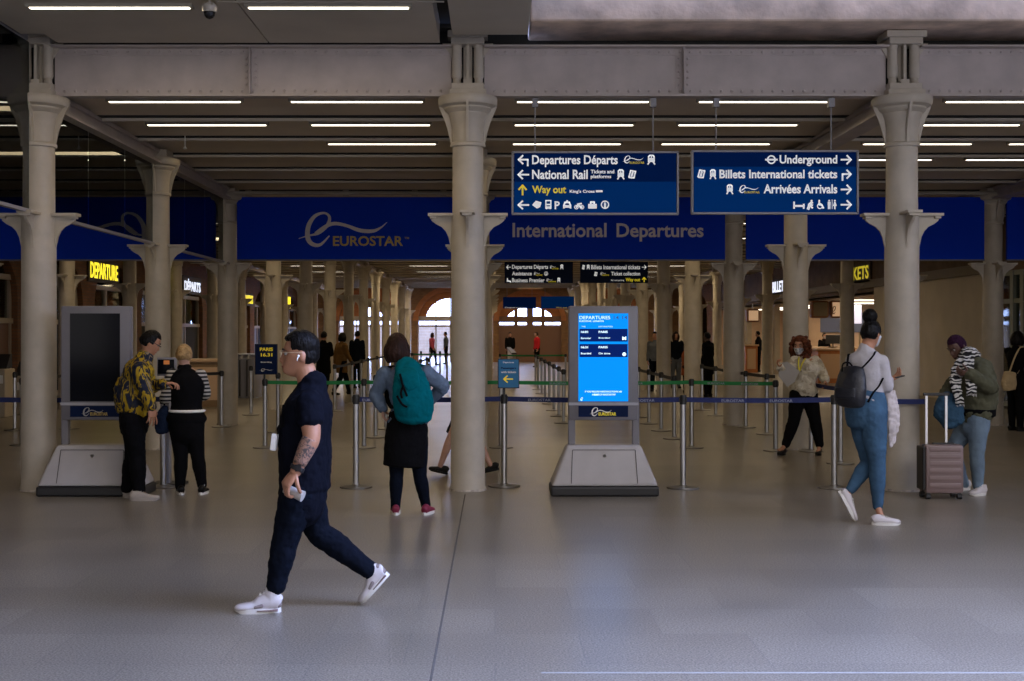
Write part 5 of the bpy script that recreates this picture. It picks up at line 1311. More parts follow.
# tattooed skin over the near forearm: an ink sleeve hugging the arm
def mat_ink():
    m = mat('inked_skin', (.30, .17, .12), .5); t = m.node_tree; N = t.nodes; L = t.links
    n = N.new('ShaderNodeTexNoise'); n.inputs['Scale'].default_value = 42; n.inputs['Detail'].default_value = 3; n.inputs['Distortion'].default_value = 1.5
    c = N.new('ShaderNodeTexCoord'); L.new(c.outputs['Object'], n.inputs['Vector'])
    r = N.new('ShaderNodeValToRGB'); r.color_ramp.elements[0].position = .42; r.color_ramp.elements[0].color = (.07, .055, .055, 1); r.color_ramp.elements[1].position = .56; r.color_ramp.elements[1].color = (.36, .20, .14, 1)
    L.new(n.outputs['Fac'], r.inputs[0]); L.new(r.outputs[0], N['Principled BSDF'].inputs['Base Color']); return m
mb = MB(); e0 = Vector(elN); w0 = Vector(wrN)
mb.loft([e0.lerp(w0, .02), e0.lerp(w0, .3), e0.lerp(w0, .8)], [.0515, .0505, .0385], seg=24, cap=.05); mb.build('tattooed_forearm', mat_ink(), P.root, True, label='forearm covered in dark tattoos')
def cup(a, c, r, label):
    a, c = Vector(a), Vector(c); d = (c-a); L = d.length; d.normalize(); R = d.to_track_quat('Z', 'Y').to_matrix()
    mb = MB(); mb.lathe([(r*.82, 0), (r*.86, .004), (r, L-.006), (r*1.03, L-.004), (r*1.03, L), (r*.5, L)], o=a, seg=24, R=R)
    o_ = mb.build('drink_can', mat('pale_can', (.48, .45, .42), .35, noise_amt=.1, nscale=20), smooth='auto'); tag(o_, label, 'can'); return o_
cup(wp(285, 488.5, Y0-.245), wp(303, 496.5, Y0-.27), .031, 'pale drinks can held by the walking man')

# ============ 2. woman with the teal backpack (seen from behind)
Y0 = 10.95; Bk = (0, 1, 0)
def stand(px_c, Y, fem=True): return GX(px_c, Y)
P = Person(V(GX(409, Y0), Y0, 0), 'woman in chambray shirt and black skirt wearing a teal backpack, seen from behind', .009)
P.head(wp(397, 348.5, Y0+.02), (-.15, 1, -.05), sc=1.02)
pel, wai, che, nec = wp(408, 434, Y0), wp(407, 412, Y0), wp(406, 386, Y0), wp(402, 363, Y0)
P.torso(pel, wai, che, nec, (1, 0, 0), .98, fem=True); P.limb([wp(402, 368, Y0), wp(398, 355, Y0)], [.06, .052])
sL, eL, wL = wp(385, 374, Y0), wp(376, 395, Y0+.05), wp(382.5, 408, Y0-.02); sR, eR, wR = wp(426, 373, Y0), wp(443, 386, Y0+.06), wp(431, 400, Y0+.16)
P.arm(sL, eL, wL, 1.0); P.arm(sR, eR, wR, 1.0)
hL, kL, aL = wp(397, 438, Y0), wp(396.5, 475, Y0), wp(395.5, 507, Y0); hR, kR, aR = wp(418, 438, Y0), wp(420, 475, Y0), wp(426, 506, Y0+.03)
P.leg(hL, kL, aL, .95); P.leg(hR, kR, aR, .95)
hand(P.hands, wL, (.1, .1, -1), (1, 0, 0), (0, 1, 0), .95, curl=.6); hand(P.hands, wR, (-.9, -.1, -.4), (0, -1, -.2), (0, 0, 1), .95, curl=.5)
P.footbody(aL, V(GX(396, Y0), Y0-.02, .04), V(GX(394.5, Y0), Y0+.16, .03)); P.footbody(aR, V(GX(426, Y0), Y0-.02, .04), V(GX(431, Y0), Y0+.15, .03))
P.finish(SK_PALE); P.face(); P.hair('bob', H_BROWN)
mb = MB(); P.torso(pel+V(0, 0, .13), wai+V(0, 0, .04), che, nec-V(0, 0, .03), (1, 0, 0), 1.0, True, mb, .02); P.arm(sL, eL, wL, 1.15, mb, .018); P.arm(sR, eR, wR, 1.15, mb, .018)
P.part('shirt', mb, C_CHAM, .009, (.02, .05), 2)
mb = MB(); mb.loft([wp(405, 465.5, Y0), wp(406, 445, Y0), wp(407, 425, Y0), wp(406, 410, Y0)], [(.195, .145), (.195, .15), (.185, .145), (.15, .12)], right=(1, 0, 0), seg=28, cap=.1)
P.part('skirt', mb, C_BLACK, .009, (.014, .06), 2)
mb = MB(); P.leg(hL, kL, aL, .97, mb, .008); P.leg(hR, kR, aR, .97, mb, .008); P.part('leggings', mb, C_NAVY, .009, (.006, .04), 2)
P.shoe(V(GX(396.5, Y0), Y0-.07, 0), V(GX(393.5, Y0), Y0+.17, 0), m=M_maroon, high=False); P.shoe(V(GX(424.5, Y0), Y0-.07, 0), V(GX(431, Y0), Y0+.15, 0), m=M_maroon, high=False)
# teal backpack
bp_ = thing('backpack', wp(413, 421, Y0-.2), 'teal rucksack worn on the back of the woman in a black skirt', 'backpack')
mb = MB(); mb.loft([wp(414, 416, Y0-.20), wp(413.5, 405, Y0-.21), wp(411, 388, Y0-.20), wp(408, 371, Y0-.16), wp(405, 362.5, Y0-.13)], [(.165, .08), (.180, .105), (.165, .10), (.125, .075), (.085, .045)], right=(1, 0, .1), seg=24)
me = bake(mb.mesh('bag_body'), .009, 2, (.022, .06)); link('bag_body', me, C_TEAL, bp_, True)
mb = MB(); mb.loft([wp(403, 370, Y0-.20), wp(408, 376, Y0-.265), wp(414, 388, Y0-.305)], [(.075, .022), (.095, .025), (.06, .012)], right=(1, 0, .3), seg=16); fl = link('flap', bake(mb.mesh('flap'), .007, 2, (.01, .04)), C_TEAL, bp_, True)
for pts in ([(400, 374), (403, 386), (407, 396)], [(404.5, 383), (401, 392), (402, 398)], [(397, 396), (402, 404), (407, 407)]):
    mb = MB(); mb.loft([wp(a, c, Y0-.315+.03*(k == 0)) for k, (a, c) in enumerate(pts)], [(.010, .004)]*3, right=(1, 0, 0), seg=8); mb.build('buckle_strap', C_BLACK, bp_)
for sd, pts in ((0, [(393, 366, -.10), (389, 368, .0), (388, 380, .12), (387, 398, .06), (392, 408, -.12)]), (1, [(417, 364, -.10), (424, 367, .0), (428, 378, .12), (428, 392, .08), (424, 404, -.12)])):
    mb = MB(); mb.loft([wp(a, c, Y0+d_) for a, c, d_ in pts], [(.022, .007)]*5, right=(1, 0, 0), seg=10); mb.build('shoulder_strap', C_TEAL if sd else C_BLACK, bp_)

# ============ 3. man in the yellow print shirt (back three-quarter, facing right and away)
Y0 = 11.95
P = Person(V(GX(139, Y0), Y0, 0), 'man in yellow and navy print shirt bending toward the ticket machine', .009)
P.head(wp(150, 342.5, Y0), (.80, .35, -.50), sc=1.02)
rt = unit((.45, -.9, 0))
pel, wai, che, nec = wp(134, 416, Y0), wp(134, 402, Y0), wp(137, 378, Y0), wp(144, 357.5, Y0)
P.torso(pel, wai, che, nec, rt, .95); P.limb([wp(142, 362, Y0), wp(148, 350, Y0)], [.062, .055])
sR, eR, wR = wp(139, 370, Y0-.16), wp(146, 393, Y0-.20), wp(151.5, 407, Y0-.22); sL, eL, wL = wp(142, 368, Y0+.15), wp(152, 386, Y0+.18), wp(163, 384, Y0+.05)
P.arm(sR, eR, wR, 1.0); P.arm(sL, eL, wL, .95)
hA, kA, aA = wp(132, 420, Y0-.09), wp(137, 455, Y0-.06), wp(139, 489, Y0-.05); hB, kB, aB = wp(136, 420, Y0+.09), wp(133, 455, Y0+.10), wp(127, 488, Y0+.10)
P.leg(hA, kA, aA); P.leg(hB, kB, aB)
hand(P.hands, wR, (.1, 0, -1), (-.6, .6, 0), (.7, -.5, 0), 1.05, curl=.25, spread=.12); hand(P.hands, wL, (.9, .2, .1), (0, 0, -1), (0, 1, 0), 1.0, curl=.5)
P.footbody(aA, V(GX(137, Y0), Y0-.05, .04), V(GX(151, Y0), Y0-.02, .03)); P.footbody(aB, V(GX(128, Y0), Y0+.15, .04), V(GX(139, Y0), Y0+.2, .03))
P.finish(SK_TAN); P.face(); P.hair('short', H_BLACK)
mb = MB(); P.torso(pel+V(0, 0, .06), wai, che, nec-V(0, 0, .02), rt, .98, mb=mb, off=.03); P.arm(sR, eR, eR.lerp(wR, .95), 1.3, mb, .022); P.arm(sL, eL, wL, 1.2, mb, .02)
mb.loft([wp(134, 409, Y0), wp(132, 395, Y0), wp(134, 380, Y0)], [(.185, .165), (.195, .175), (.18, .15)], right=rt, seg=24, cap=.15)
P.part('printed_shirt', mb, C_YEL, .009, (.026, .05), 2)
mb = MB(); P.leg(hA, kA, aA, 1.1, mb, .02); P.leg(hB, kB, aB, 1.1, mb, .02); mb.loft([wp(134, 426, Y0), wp(134, 404, Y0)], [(.16, .14), (.16, .14)], right=rt, seg=20); P.part('trousers', mb, C_BLACK, .009, (.016, .05), 2)
M_beigesh = mat('beige_trainer', (.36, .32, .28), .6)
P.shoe(V(GX(131, Y0-.1), Y0-.12, 0), V(GX(159, Y0-.1), Y0-.08, 0), m=M_beigesh, sole=M_beigesh, high=False); P.shoe(V(GX(120, Y0), Y0+.10, 0), V(GX(141, Y0), Y0+.14, 0), m=M_beigesh, sole=M_beigesh, high=False)
mb = MB(); mb.loft([P.hl(.03, .105, .012), P.hl(.06, .095, .012), P.hl(.083, .0, .010)], [.003]*3, seg=6); mb.loft([P.hl(-.05, .095, .01), P.hl(0, .11, .014), P.hl(.05, .095, .01)], [.003]*3, seg=6); mb.build('glasses', M_black, P.root)

# ============ 4. woman with striped sleeves
Y0 = 12.35
P = Person(V(GX(187, Y0), Y0, 0), 'blonde woman in black top with striped sleeves at the ticket machine, seen from behind', .009)
P.head(wp(184, 356, Y0), (-.2, 1, -.25), sc=.98)
pel, wai, che, nec = wp(186.5, 424, Y0), wp(186.5, 406, Y0), wp(187, 386, Y0), wp(185, 369, Y0)
P.torso(pel, wai, che, nec, (1, 0, 0), 1.05, True); P.limb([wp(186, 374, Y0), wp(184, 362, Y0)], [.06, .053])
sL, eL, wL = wp(173, 377, Y0), wp(166, 398, Y0-.02), wp(170, 392, Y0+.25); sR, eR, wR = wp(200, 376, Y0), wp(205, 394, Y0+.12), wp(196, 398, Y0+.34)
P.arm(sL, eL, wL, 1.0); P.arm(sR, eR, wR, .95)
hL, kL, aL = wp(179.5, 426, Y0), wp(181, 458, Y0), wp(180, 486, Y0); hR, kR, aR = wp(193.5, 426, Y0), wp(198, 458, Y0), wp(202, 485, Y0+.02)
P.leg(hL, kL, aL, .92); P.leg(hR, kR, aR, .92)
hand(P.hands, wL, (.1, 1, .1), (0, 0, -1), (1, 0, 0), .9, curl=.4); hand(P.hands, wR, (-.3, 1, .1), (0, 0, -1), (-1, 0, 0), .9, curl=.4)
P.footbody(aL, V(GX(180, Y0), Y0-.04, .04), V(GX(178, Y0), Y0+.16, .03)); P.footbody(aR, V(GX(202, Y0), Y0-.04, .04), V(GX(203, Y0), Y0+.16, .03))
P.finish(SK_PALE); P.face(); P.hair('short', H_BLONDE)
mb = MB(); P.torso(pel+V(0, 0, .06), wai, che, nec-V(0, 0, .02), (1, 0, 0), 1.06, True, mb, .022); P.part('black_top', mb, C_BLACK, .009, (.012, .06), 2)
mb = MB(); P.arm(sL, eL, wL, 1.15, mb, .018); P.arm(sR, eR, wR, 1.1, mb, .018); mb.ball(wp(172, 374, Y0), .06, sub=3); P.part('striped_sleeves', mb, C_STRIPE, .009, (.01, .05), 2)
mb = MB(); mb.loft([wp(187, 411.6, Y0), wp(187, 410, Y0)], [(.185, .142), (.183, .14)], right=(1, 0, .08), seg=28, cap=.1); P.part('white_hem', mb, M_white)
mb = MB(); P.leg(hL, kL, aL, .98, mb, .014, th=.102); P.leg(hR, kR, aR, .98, mb, .014, th=.102); mb.loft([wp(186.5, 432, Y0), wp(186.5, 412, Y0)], [(.172, .14), (.168, .13)], right=(1, 0, 0), seg=20); P.part('leggings', mb, C_BLACK, .009, (.006, .05), 8)
P.shoe(V(GX(184, Y0), Y0-.10, 0), V(GX(177, Y0), Y0+.12, 0), m=M_shoeb, high=False); P.shoe(V(GX(203, Y0), Y0-.10, 0), V(GX(203, Y0), Y0+.13, 0), m=M_shoeb, high=False)
hb = thing('handbag', wp(162, 430, Y0-.05), 'dark navy handbag hanging at the striped sleeve woman\'s side', 'handbag')
mb = MB(); mb.loft([wp(162, 430, Y0), wp(163, 418, Y0), wp(165, 408, Y0)], [(.075, .045), (.085, .05), (.04, .03)], right=(1, 0, 0), seg=18); link('bag_body', bake(mb.mesh('bag_body'), .008, 2, (.02, .05)), cloth('navy_bag_cloth', (.012, .02, .045)), hb, True)
mb = MB(); mb.loft([wp(164, 410, Y0), wp(166, 396, Y0-.02), wp(174, 374, Y0-.09), wp(187, 366, Y0-.04)], [(.010, .004)]*4, seg=8); mb.build('strap', C_BLACK, hb)
# the self-service screen they use
r = thing('service_kiosk', (GX(167, 13.0), 13.0, 0), 'small service kiosk screen between the couple at left', 'kiosk')
b = MB(); b.box2((GX(155.5, 12.9), 12.95, GZ(376, 12.9)), (GX(174.5, 12.9), 13.02, GZ(357.5, 12.9)), bev=.008); b.build('screen_body', M_alu, r)
b = MB(); b.box2((GX(157, 12.9), 12.935, GZ(374, 12.9)), (GX(173, 12.9), 12.952, GZ(359.5, 12.9))); s_ = b.build('screen', M_off, r)
b = MB(); b.box2((GX(163, 12.9), 12.925, GZ(364.5, 12.9)), (GX(168.5, 12.9), 12.935, GZ(360.5, 12.9))); b.build('screen_picture', mat('screen_orange', (.3, .1, .02), .4, emit=(.5, .16, .04), estr=.5), s_)
b = MB(); b.box2((GX(162, 12.9), 12.98, .02), (GX(167, 12.9), 13.08, GZ(374, 12.9))); b.build('stand', M_alu, r); b = MB(); b.box((GX(165, 12.9), 13.05, .015), (.34, .34, .03), bev=.01); b.build('foot_plate', M_black, r)

# ============ 5. woman walking behind the middle column
Y0 = 14.1
P = Person(V(GX(467, Y0), Y0, 0), 'woman in a dark dress and black flats striding behind the middle column', .011)
P.head(wp(466, 347, Y0), (-1, 0, 0), sc=1.0)
pel, wai, che, nec = wp(467, 412, Y0), wp(467, 397, Y0), wp(467, 380, Y0), wp(467, 363, Y0)
P.torso(pel, wai, che, nec, (0, 1, 0), .9, True); P.limb([wp(467, 368, Y0), wp(466.5, 355, Y0)], [.058, .05])
sN, eN, wN = wp(468, 371, Y0-.17), wp(468, 391, Y0-.2), wp(463, 408, Y0-.2); sF, eF, wF = wp(467, 371, Y0+.17), wp(469, 391, Y0+.2), wp(465, 408, Y0+.2)
P.arm(sN, eN, wN, .9); P.arm(sF, eF, wF, .9)
hN, kN, aN = wp(464, 412, Y0-.08), wp(451, 437, Y0-.08), wp(440.5, 465, Y0-.08); hF, kF, aF = wp(469, 412, Y0+.08), wp(478, 440, Y0+.08), wp(490, 464, Y0+.06)
P.leg(hN, kN, aN, .88); P.leg(hF, kF, aF, .88)
hand(P.hands, wN, (0, 0, -1), (0, 1, 0), (-1, 0, 0), .9); hand(P.hands, wF, (0, 0, -1), (0, -1, 0), (-1, 0, 0), .9)
hh1, tt1 = V(GX(443, Y0), Y0-.08, .03), V(GX(428.5, Y0), Y0-.08, .055); hh2, tt2 = V(GX(500, Y0), Y0+.06, .02), V(GX(487, Y0), Y0+.06, .0)
hh1, tt1 = V(GX(447.5, Y0), Y0-.08, 0), V(GX(429, Y0), Y0-.08, .05); hh2, tt2 = V(GX(499, Y0), Y0+.06, .04), V(GX(483, Y0), Y0+.06, 0)
P.footbody(aN, hh1+V(0, 0, .035), tt1+V(.03, 0, .025)); P.footbody(aF, hh2+V(-.02, 0, .035), tt2+V(.03, 0, .025))
P.finish(SK_PALE); P.face(); P.hair('short', H_BROWN)
mb = MB(); P.torso(pel, wai, che, nec-V(0, 0, .03), (0, 1, 0), .93, True, mb, .012); P.arm(sN, eN, wN, 1.0, mb, .012); P.arm(sF, eF, wF, 1.0, mb, .012)
mb.loft([wp(460, 436, Y0), wp(464, 422, Y0), wp(466.5, 405, Y0)], [(.165, .17), (.16, .15), (.13, .11)], right=(0, 1, 0), seg=22, cap=.1); P.part('dress', mb, C_NAVY, .011, (.01, .05), 2)
P.shoe(hh1, tt1, m=M_shoeb, sole=M_shoeb, high=False, laces=False, wd=.038); P.shoe(hh2, tt2, m=M_shoeb, sole=M_shoeb, high=False, laces=False, wd=.038)

# ============ 6. curly haired steward
Y0 = 16.3
P = Person(V(GX(803, Y0), Y0, 0), 'woman with auburn curls, face mask and cream blouse holding papers', .010)
P.head(wp(800, 346.5, Y0), (-.55, -.85, -.1), sc=1.02)
pel, wai, che, nec = wp(803, 393, Y0), wp(804, 382, Y0), wp(805, 370, Y0), wp(803, 357, Y0)
P.torso(pel, wai, che, nec, (-.85, .5, 0), 1.0, True); P.limb([wp(803.5, 360, Y0), wp(801.5, 350, Y0)], [.058, .05])
sR, eR, wR = wp(795, 362, Y0-.05), wp(787.5, 374, Y0-.12), wp(780, 367, Y0-.28); sL, eL, wL = wp(815, 362, Y0+.03), wp(822, 373, Y0-.02), wp(825, 380, Y0-.18)
P.arm(sR, eR, wR, .95); P.arm(sL, eL, wL, .95)
hR, kR, aR = wp(798, 394, Y0), wp(794, 420, Y0-.02), wp(786, 444, Y0); hL, kL, aL = wp(809, 394, Y0), wp(815, 420, Y0-.02), wp(819.5, 444, Y0)
P.leg(hR, kR, aR, .95); P.leg(hL, kL, aL, .95)
hand(P.hands, wR, (-.5, -.4, .6), (1, 0, 0), (0, -1, .5), .9, curl=.7); hand(P.hands, wL, (.1, -.4, -.8), (-1, 0, 0), (0, -1, 0), .9, curl=.6)
P.footbody(aR, wp(784, 449, Y0), wp(778, 450, Y0-.1)); P.footbody(aL, wp(820, 449, Y0), wp(817, 451, Y0-.1))
P.finish(SK_TAN); P.face(lips=False); P.hair('curly', H_AUBURN); P.mask(mat_pattern('patterned_mask', [(0, (.30, .32, .36)), (.5, (.55, .56, .58))], 30))
mb = MB(); P.torso(pel+V(0, 0, .05), wai, che, nec-V(0, 0, .03), (-.85, .5, 0), 1.0, True, mb, .03); P.arm(sR, eR, wR, 1.2, mb, .025); P.arm(sL, eL, wL, 1.2, mb, .025); P.part('blouse', mb, C_CREAMT, .010, (.03, .05), 2)
mb = MB(); P.leg(hR, kR, aR, 1.1, mb, .018); P.leg(hL, kL, aL, 1.1, mb, .018); mb.loft([wp(803.5, 398, Y0), wp(804, 385, Y0)], [(.165, .13), (.15, .12)], right=(-.85, .5, 0), seg=20); P.part('trousers', mb, C_BLACK, .010, (.012, .05), 2)
P.shoe(V(GX(786, Y0), Y0+.06, 0), V(GX(776.5, Y0), Y0-.12, 0), m=M_shoeb, sole=M_shoeb, high=False, laces=False, wd=.04); P.shoe(V(GX(821, Y0), Y0+.06, 0), V(GX(814.5, Y0), Y0-.14, 0), m=M_shoeb, sole=M_shoeb, high=False, laces=False, wd=.04)
mb = MB(); mb.loft([wp(799, 357, Y0-.13), wp(798.5, 364, Y0-.17), wp(799.5, 371, Y0-.18), wp(802, 364, Y0-.17), wp(806, 357, Y0-.10)], [(.010, .002)]*5, seg=8); P.part('yellow_lanyard', mb, mat('yellow_ribbon', (.65, .55, .03), .6))
pr_ = [(0, 0), (.235, -.075), (.30, .155), (.24, .19), (-.03, .24)]
mb = MB(); mb.prism([(0, .22), (-.02, .05), (.10, -.09), (.20, -.03), (.27, .12), (.10, .24)], wp(780, 380, Y0-.30), (1, .2, 0), (0, 0, 1), (0, 1, 0), .006); o_ = mb.build('papers', mat('grey_paper', (.33, .31, .29), .7)); tag(o_, 'loose grey papers held by the curly haired steward', 'papers')

# ============ 7. woman in the white top, walking right, seen from behind
Y0 = 10.5
P = Person(V(GX(866, Y0), Y0, 0), 'woman in white top and blue jeans with dark bun walking right', .008)
P.head(wp(871, 333.5, Y0), (.72, .68, -.18), sc=1.02)
rt = unit((.75, -.65, 0))
pel, wai, che, nec = wp(866, 409, Y0), wp(868, 392, Y0), wp(866, 368, Y0), wp(866, 349.5, Y0)
P.torso(pel, wai, che, nec, rt, .98, True); P.limb([wp(866, 354, Y0), wp(868.5, 342, Y0)], [.062, .054])
sR, eR, wR = wp(881, 362, Y0-.08), wp(886.5, 387, Y0-.06), wp(889, 380, Y0+.14); sL, eL, wL = wp(853, 361, Y0+.12), wp(856, 385, Y0+.2), wp(876, 384, Y0+.30)
P.arm(sR, eR, wR, 1.0); P.arm(sL, eL, wL, .98)
hN, kN, aN = wp(873, 412, Y0-.07), wp(877, 462, Y0-.08), wp(878, 506, Y0-.08); hF, kF, aF = wp(861, 412, Y0+.07), wp(869, 462, Y0+.06), wp(851, 489, Y0+.03)
P.leg(hN, kN, aN, 1.05); P.leg(hF, kF, aF, 1.05)
hand(P.hands, wR, (.9, .3, .35), (0, -.2, 1), (0, 1, 0), .95, curl=.5); hand(P.hands, wL, (.9, .2, .1), (0, 0, -1), (0, 1, 0), .95, curl=.5)
heN, toN = V(GX(872, 10.35), 10.35, 0), V(GX(899.5, 10.35), 10.33, 0); heF, toF = wp(838, 492, Y0+.03), wp(853.5, 521, Y0+.01)
toF.z = .0
P.footbody(aN, heN+V(.02, 0, .045), toN+V(-.05, 0, .04)); P.footin(aF, heF, toF, V(.75, 0, .65))
P.finish(SK_TAN); P.face(lips=False); P.hair('bun', H_BLACK); P.mask()
mb = MB(); P.torso(pel+V(0, 0, .09), wai, che, nec-V(0, 0, .01), rt, .98, True, mb, .014); P.arm(sR, eR, wR, 1.08, mb, .012); P.arm(sL, eL, wL, 1.08, mb, .012)
mb.loft([wp(866, 354, Y0), wp(867, 348.5, Y0)], [.075, .066], seg=20, cap=.1); P.part('white_top', mb, C_WHITE, .008, (.010, .05), 2)
mb = MB()
for h_, k_, a_ in ((hN, kN, aN), (hF, kF, aF)):
    P.limb([h_, h_.lerp(k_, .45), k_, k_.lerp(a_, .35), k_.lerp(a_, .8), a_], [.112, .104, .073, .070, .052, .044], mb)
mb.loft([wp(867, 423, Y0), wp(866, 411, Y0), wp(867, 400, Y0), wp(868, 391, Y0)], [(.175, .145), (.184, .148), (.170, .138), (.14, .11)], right=rt, seg=24, cap=.4)
P.part('jeans', mb, C_DENIM, .008, (.010, .04), 7)
P.shoe(heN, toN, m=M_shoew, high=False, h=.08); P.shoe(heF, toF, up=V(.75, 0, .65), m=M_shoew, high=False, h=.08)
mb = MB(); mb.box(wp(898, 376.5, Y0+.16), (.075, .15, .010), R=Matrix.Rotation(-.25, 3, 'Y'), bev=.003); o_ = mb.build('phone', M_black); tag(o_, 'phone in the hand of the woman in the white top', 'phone')
bp_ = thing('backpack', wp(848, 404, Y0-.1), 'small black leather backpack on the woman in the white top', 'backpack')
fw = unit((-.68, -.72, 0))
mb = MB(); mb.loft([wp(850, 403.5, Y0-.17), wp(850, 396, Y0-.18), wp(851, 382, Y0-.17), wp(852, 369, Y0-.14)], [(.125, .07), (.138, .078), (.132, .07), (.105, .05)], right=rt, seg=24, cap=.5)
bg_ = link('bag_body', bake(mb.mesh('bag_body'), .008, 2, (.008, .08)), mat('black_leather', (.008, .009, .014), .38, bump=.2, bscale=60), bp_, True)
mb = MB(); mb.loft([wp(845, 398, Y0-.27), wp(845, 388, Y0-.27)], [(.09, .014), (.09, .014)], right=rt, seg=16, cap=.5); mb.build('front_pocket', MATS['black_leather'], bp_, True)
mb = MB(); mb.loft([wp(842, 371, Y0-.16), wp(843, 364, Y0-.2), wp(849, 362.5, Y0-.2), wp(854, 369, Y0-.14)], [.007]*4, seg=8); mb.build('grab_handle', C_BLACK, bp_, True)
for pts in ([(856, 372, -.20), (864, 366, -.205), (873, 356, -.18), (876, 351.5, -.05), (877, 360, .06)], [(868, 402, -.19), (873, 393, -.185), (879, 386, -.17), (883, 378, -.12)], [(847, 368, -.13), (848, 358, -.0), (849, 354, .08), (852, 360, .2)]):
    mb = MB(); mb.loft([wp(a, c, Y0+d_) for a, c, d_ in pts], [(.010, .004)]*len(pts), right=rt, seg=8); mb.build('shoulder_strap', C_BLACK, bp_, True)
mb = MB(); mb.loft([wp(890, 392, Y0+.05), wp(893, 410, Y0+.04), wp(893, 430, Y0+.03), wp(891, 446, Y0+.02)], [(.05, .022), (.06, .028), (.05, .024), (.02, .01)], right=(1, .3, 0), seg=18)
o_ = link('jacket', bake(mb.mesh('jacket'), .007, 1, (.03, .035)), cloth('pale_jacket_cloth', (.55, .50, .50)), None, True); tag(o_, 'pale jacket draped over the arm of the woman in the white top', 'jacket')

# ============ 8. person in the olive jacket, head bowed
Y0 = 12.35
P = Person(V(GX(968, Y0), Y0, 0), 'person in olive bomber jacket and zebra scarf bowing over a blue bag', .009)
P.head(wp(957, 346.5, Y0-.02), (-.78, -.35, -.60), (-.3, -.15, 1), sc=1.04)
rt = unit((-.35, .9, 0))
pel, wai, che, nec = wp(975, 417, Y0), wp(977, 400, Y0), wp(977, 378, Y0), wp(969, 357.5, Y0)
P.torso(pel, wai, che, nec, rt, 1.0); P.limb([wp(969, 361, Y0), wp(961, 352, Y0-.01)], [.062, .056])
sN, eN, wN = wp(982, 372, Y0-.17), wp(991, 388, Y0-.22), wp(970, 374, Y0-.28); sF, eF, wF = wp(966, 370, Y0+.15), wp(951, 387, Y0+.12), wp(944, 396, Y0-.02)
P.arm(sN, eN, wN, 1.0); P.arm(sF, eF, wF, .98)
hN, kN, aN = wp(978, 420, Y0-.07), wp(977, 455, Y0-.08), wp(978, 486, Y0-.07); hF, kF, aF = wp(969, 420, Y0+.08), wp(951, 440, Y0+.02), wp(957, 470, Y0+.12)
P.leg(hN, kN, aN, 1.0)
# raised/forward knee of the other leg
hF, kF, aF = wp(969, 420, Y0+.10), wp(953, 452, Y0+.12), wp(964, 484, Y0+.3); P.leg(hF, kF, aF, 1.0)
hand(P.hands, wN, (-.9, 0, .1), (0, .6, .5), (0, 0, 1), 1.0, curl=.8, thumbcurl=.5); hand(P.hands, wF, (-.2, -.3, -.8), (.6, -.4, 0), (0, -1, 0), 1.0, curl=.9)
P.footbody(aN, V(GX(978, Y0), Y0-.06, .04), V(GX(968, Y0), Y0-.14, .03)); P.footbody(aF, aF+V(0, 0, -.06), V(aF.x-.14, aF.y-.03, .03))
P.finish(SK_DARK); P.face(); P.hair('crop', H_PURPLE)
mb = MB(); P.torso(pel+V(0, 0, .05), wai, che, nec-V(0, 0, .02), rt, 1.02, mb=mb, off=.035); P.arm(sN, eN, wN, 1.35, mb, .025); P.arm(sF, eF, wF, 1.25, mb, .025)
mb.loft([wp(977, 410, Y0), wp(978, 396, Y0), wp(979, 380, Y0)], [(.19, .165), (.205, .18), (.19, .155)], right=rt, seg=24, cap=.2); P.part('bomber_jacket', mb, C_OLIVE, .009, (.03, .06), 2)
mb = MB(); mb.loft([wp(977, 415.5, Y0), wp(977, 409, Y0)], [(.19, .165), (.195, .17)], right=rt, seg=24, cap=.15); P.part('jacket_hem', mb, C_BLACK)
mb = MB(); P.leg(hN, kN, aN, 1.08, mb, .012, th=.10); P.leg(hF, kF, aF, 1.08, mb, .012, th=.10); mb.loft([wp(974, 426, Y0), wp(975, 412, Y0)], [(.17, .135), (.165, .13)], right=rt, seg=20); P.part('jeans', mb, C_DENIML, .009, (.012, .05), 2)
P.shoe(V(GX(983, Y0), Y0-.06, 0), V(GX(963.5, Y0), Y0-.18, 0), m=M_shoew, high=True, h=.09); P.shoe(V(aF.x+.07, aF.y+.02, 0), V(aF.x-.17, aF.y-.04, 0), m=M_shoew, h=.09)
mb = MB()
mb.loft([wp(962, 357, Y0-.05), wp(968, 352, Y0-.12), wp(975, 356, Y0-.04), wp(972, 362, Y0+.08), wp(963, 362, Y0+.05)], [.05, .058, .055, .05, .045], seg=14)
mb.loft([wp(969, 356, Y0-.16), wp(968, 368, Y0-.23), wp(971, 380, Y0-.26), wp(972, 392, Y0-.27)], [(.055, .022), (.062, .024), (.058, .022), (.05, .015)], right=(1, 0, 0), seg=16)
mb.loft([wp(963, 360, Y0-.14), wp(957, 372, Y0-.2), wp(956, 386, Y0-.22), wp(960, 402, Y0-.23)], [(.055, .022), (.06, .024), (.055, .022), (.035, .012)], right=(1, 0, 0), seg=16)
sc_ = P.part('zebra_scarf', mb, C_ZEBRA, .008, (.03, .035), 1)
mb = MB()
for k in range(9): mb.loft([wp(956+k*.9, 399, Y0-.235), wp(955.5+k*1.1, 405+k % 3, Y0-.24)], [.006, .002], seg=6)
for k in range(8): mb.loft([wp(967+k*1.2, 390, Y0-.275), wp(967+k*1.35, 396+k % 2, Y0-.28)], [.006, .002], seg=6)
mb.build('fringe', C_ZEBRA, sc_)
hb = thing('holdall', wp(950, 424, Y0-.14), 'slouchy blue denim bag held beside the pink suitcase', 'bag')
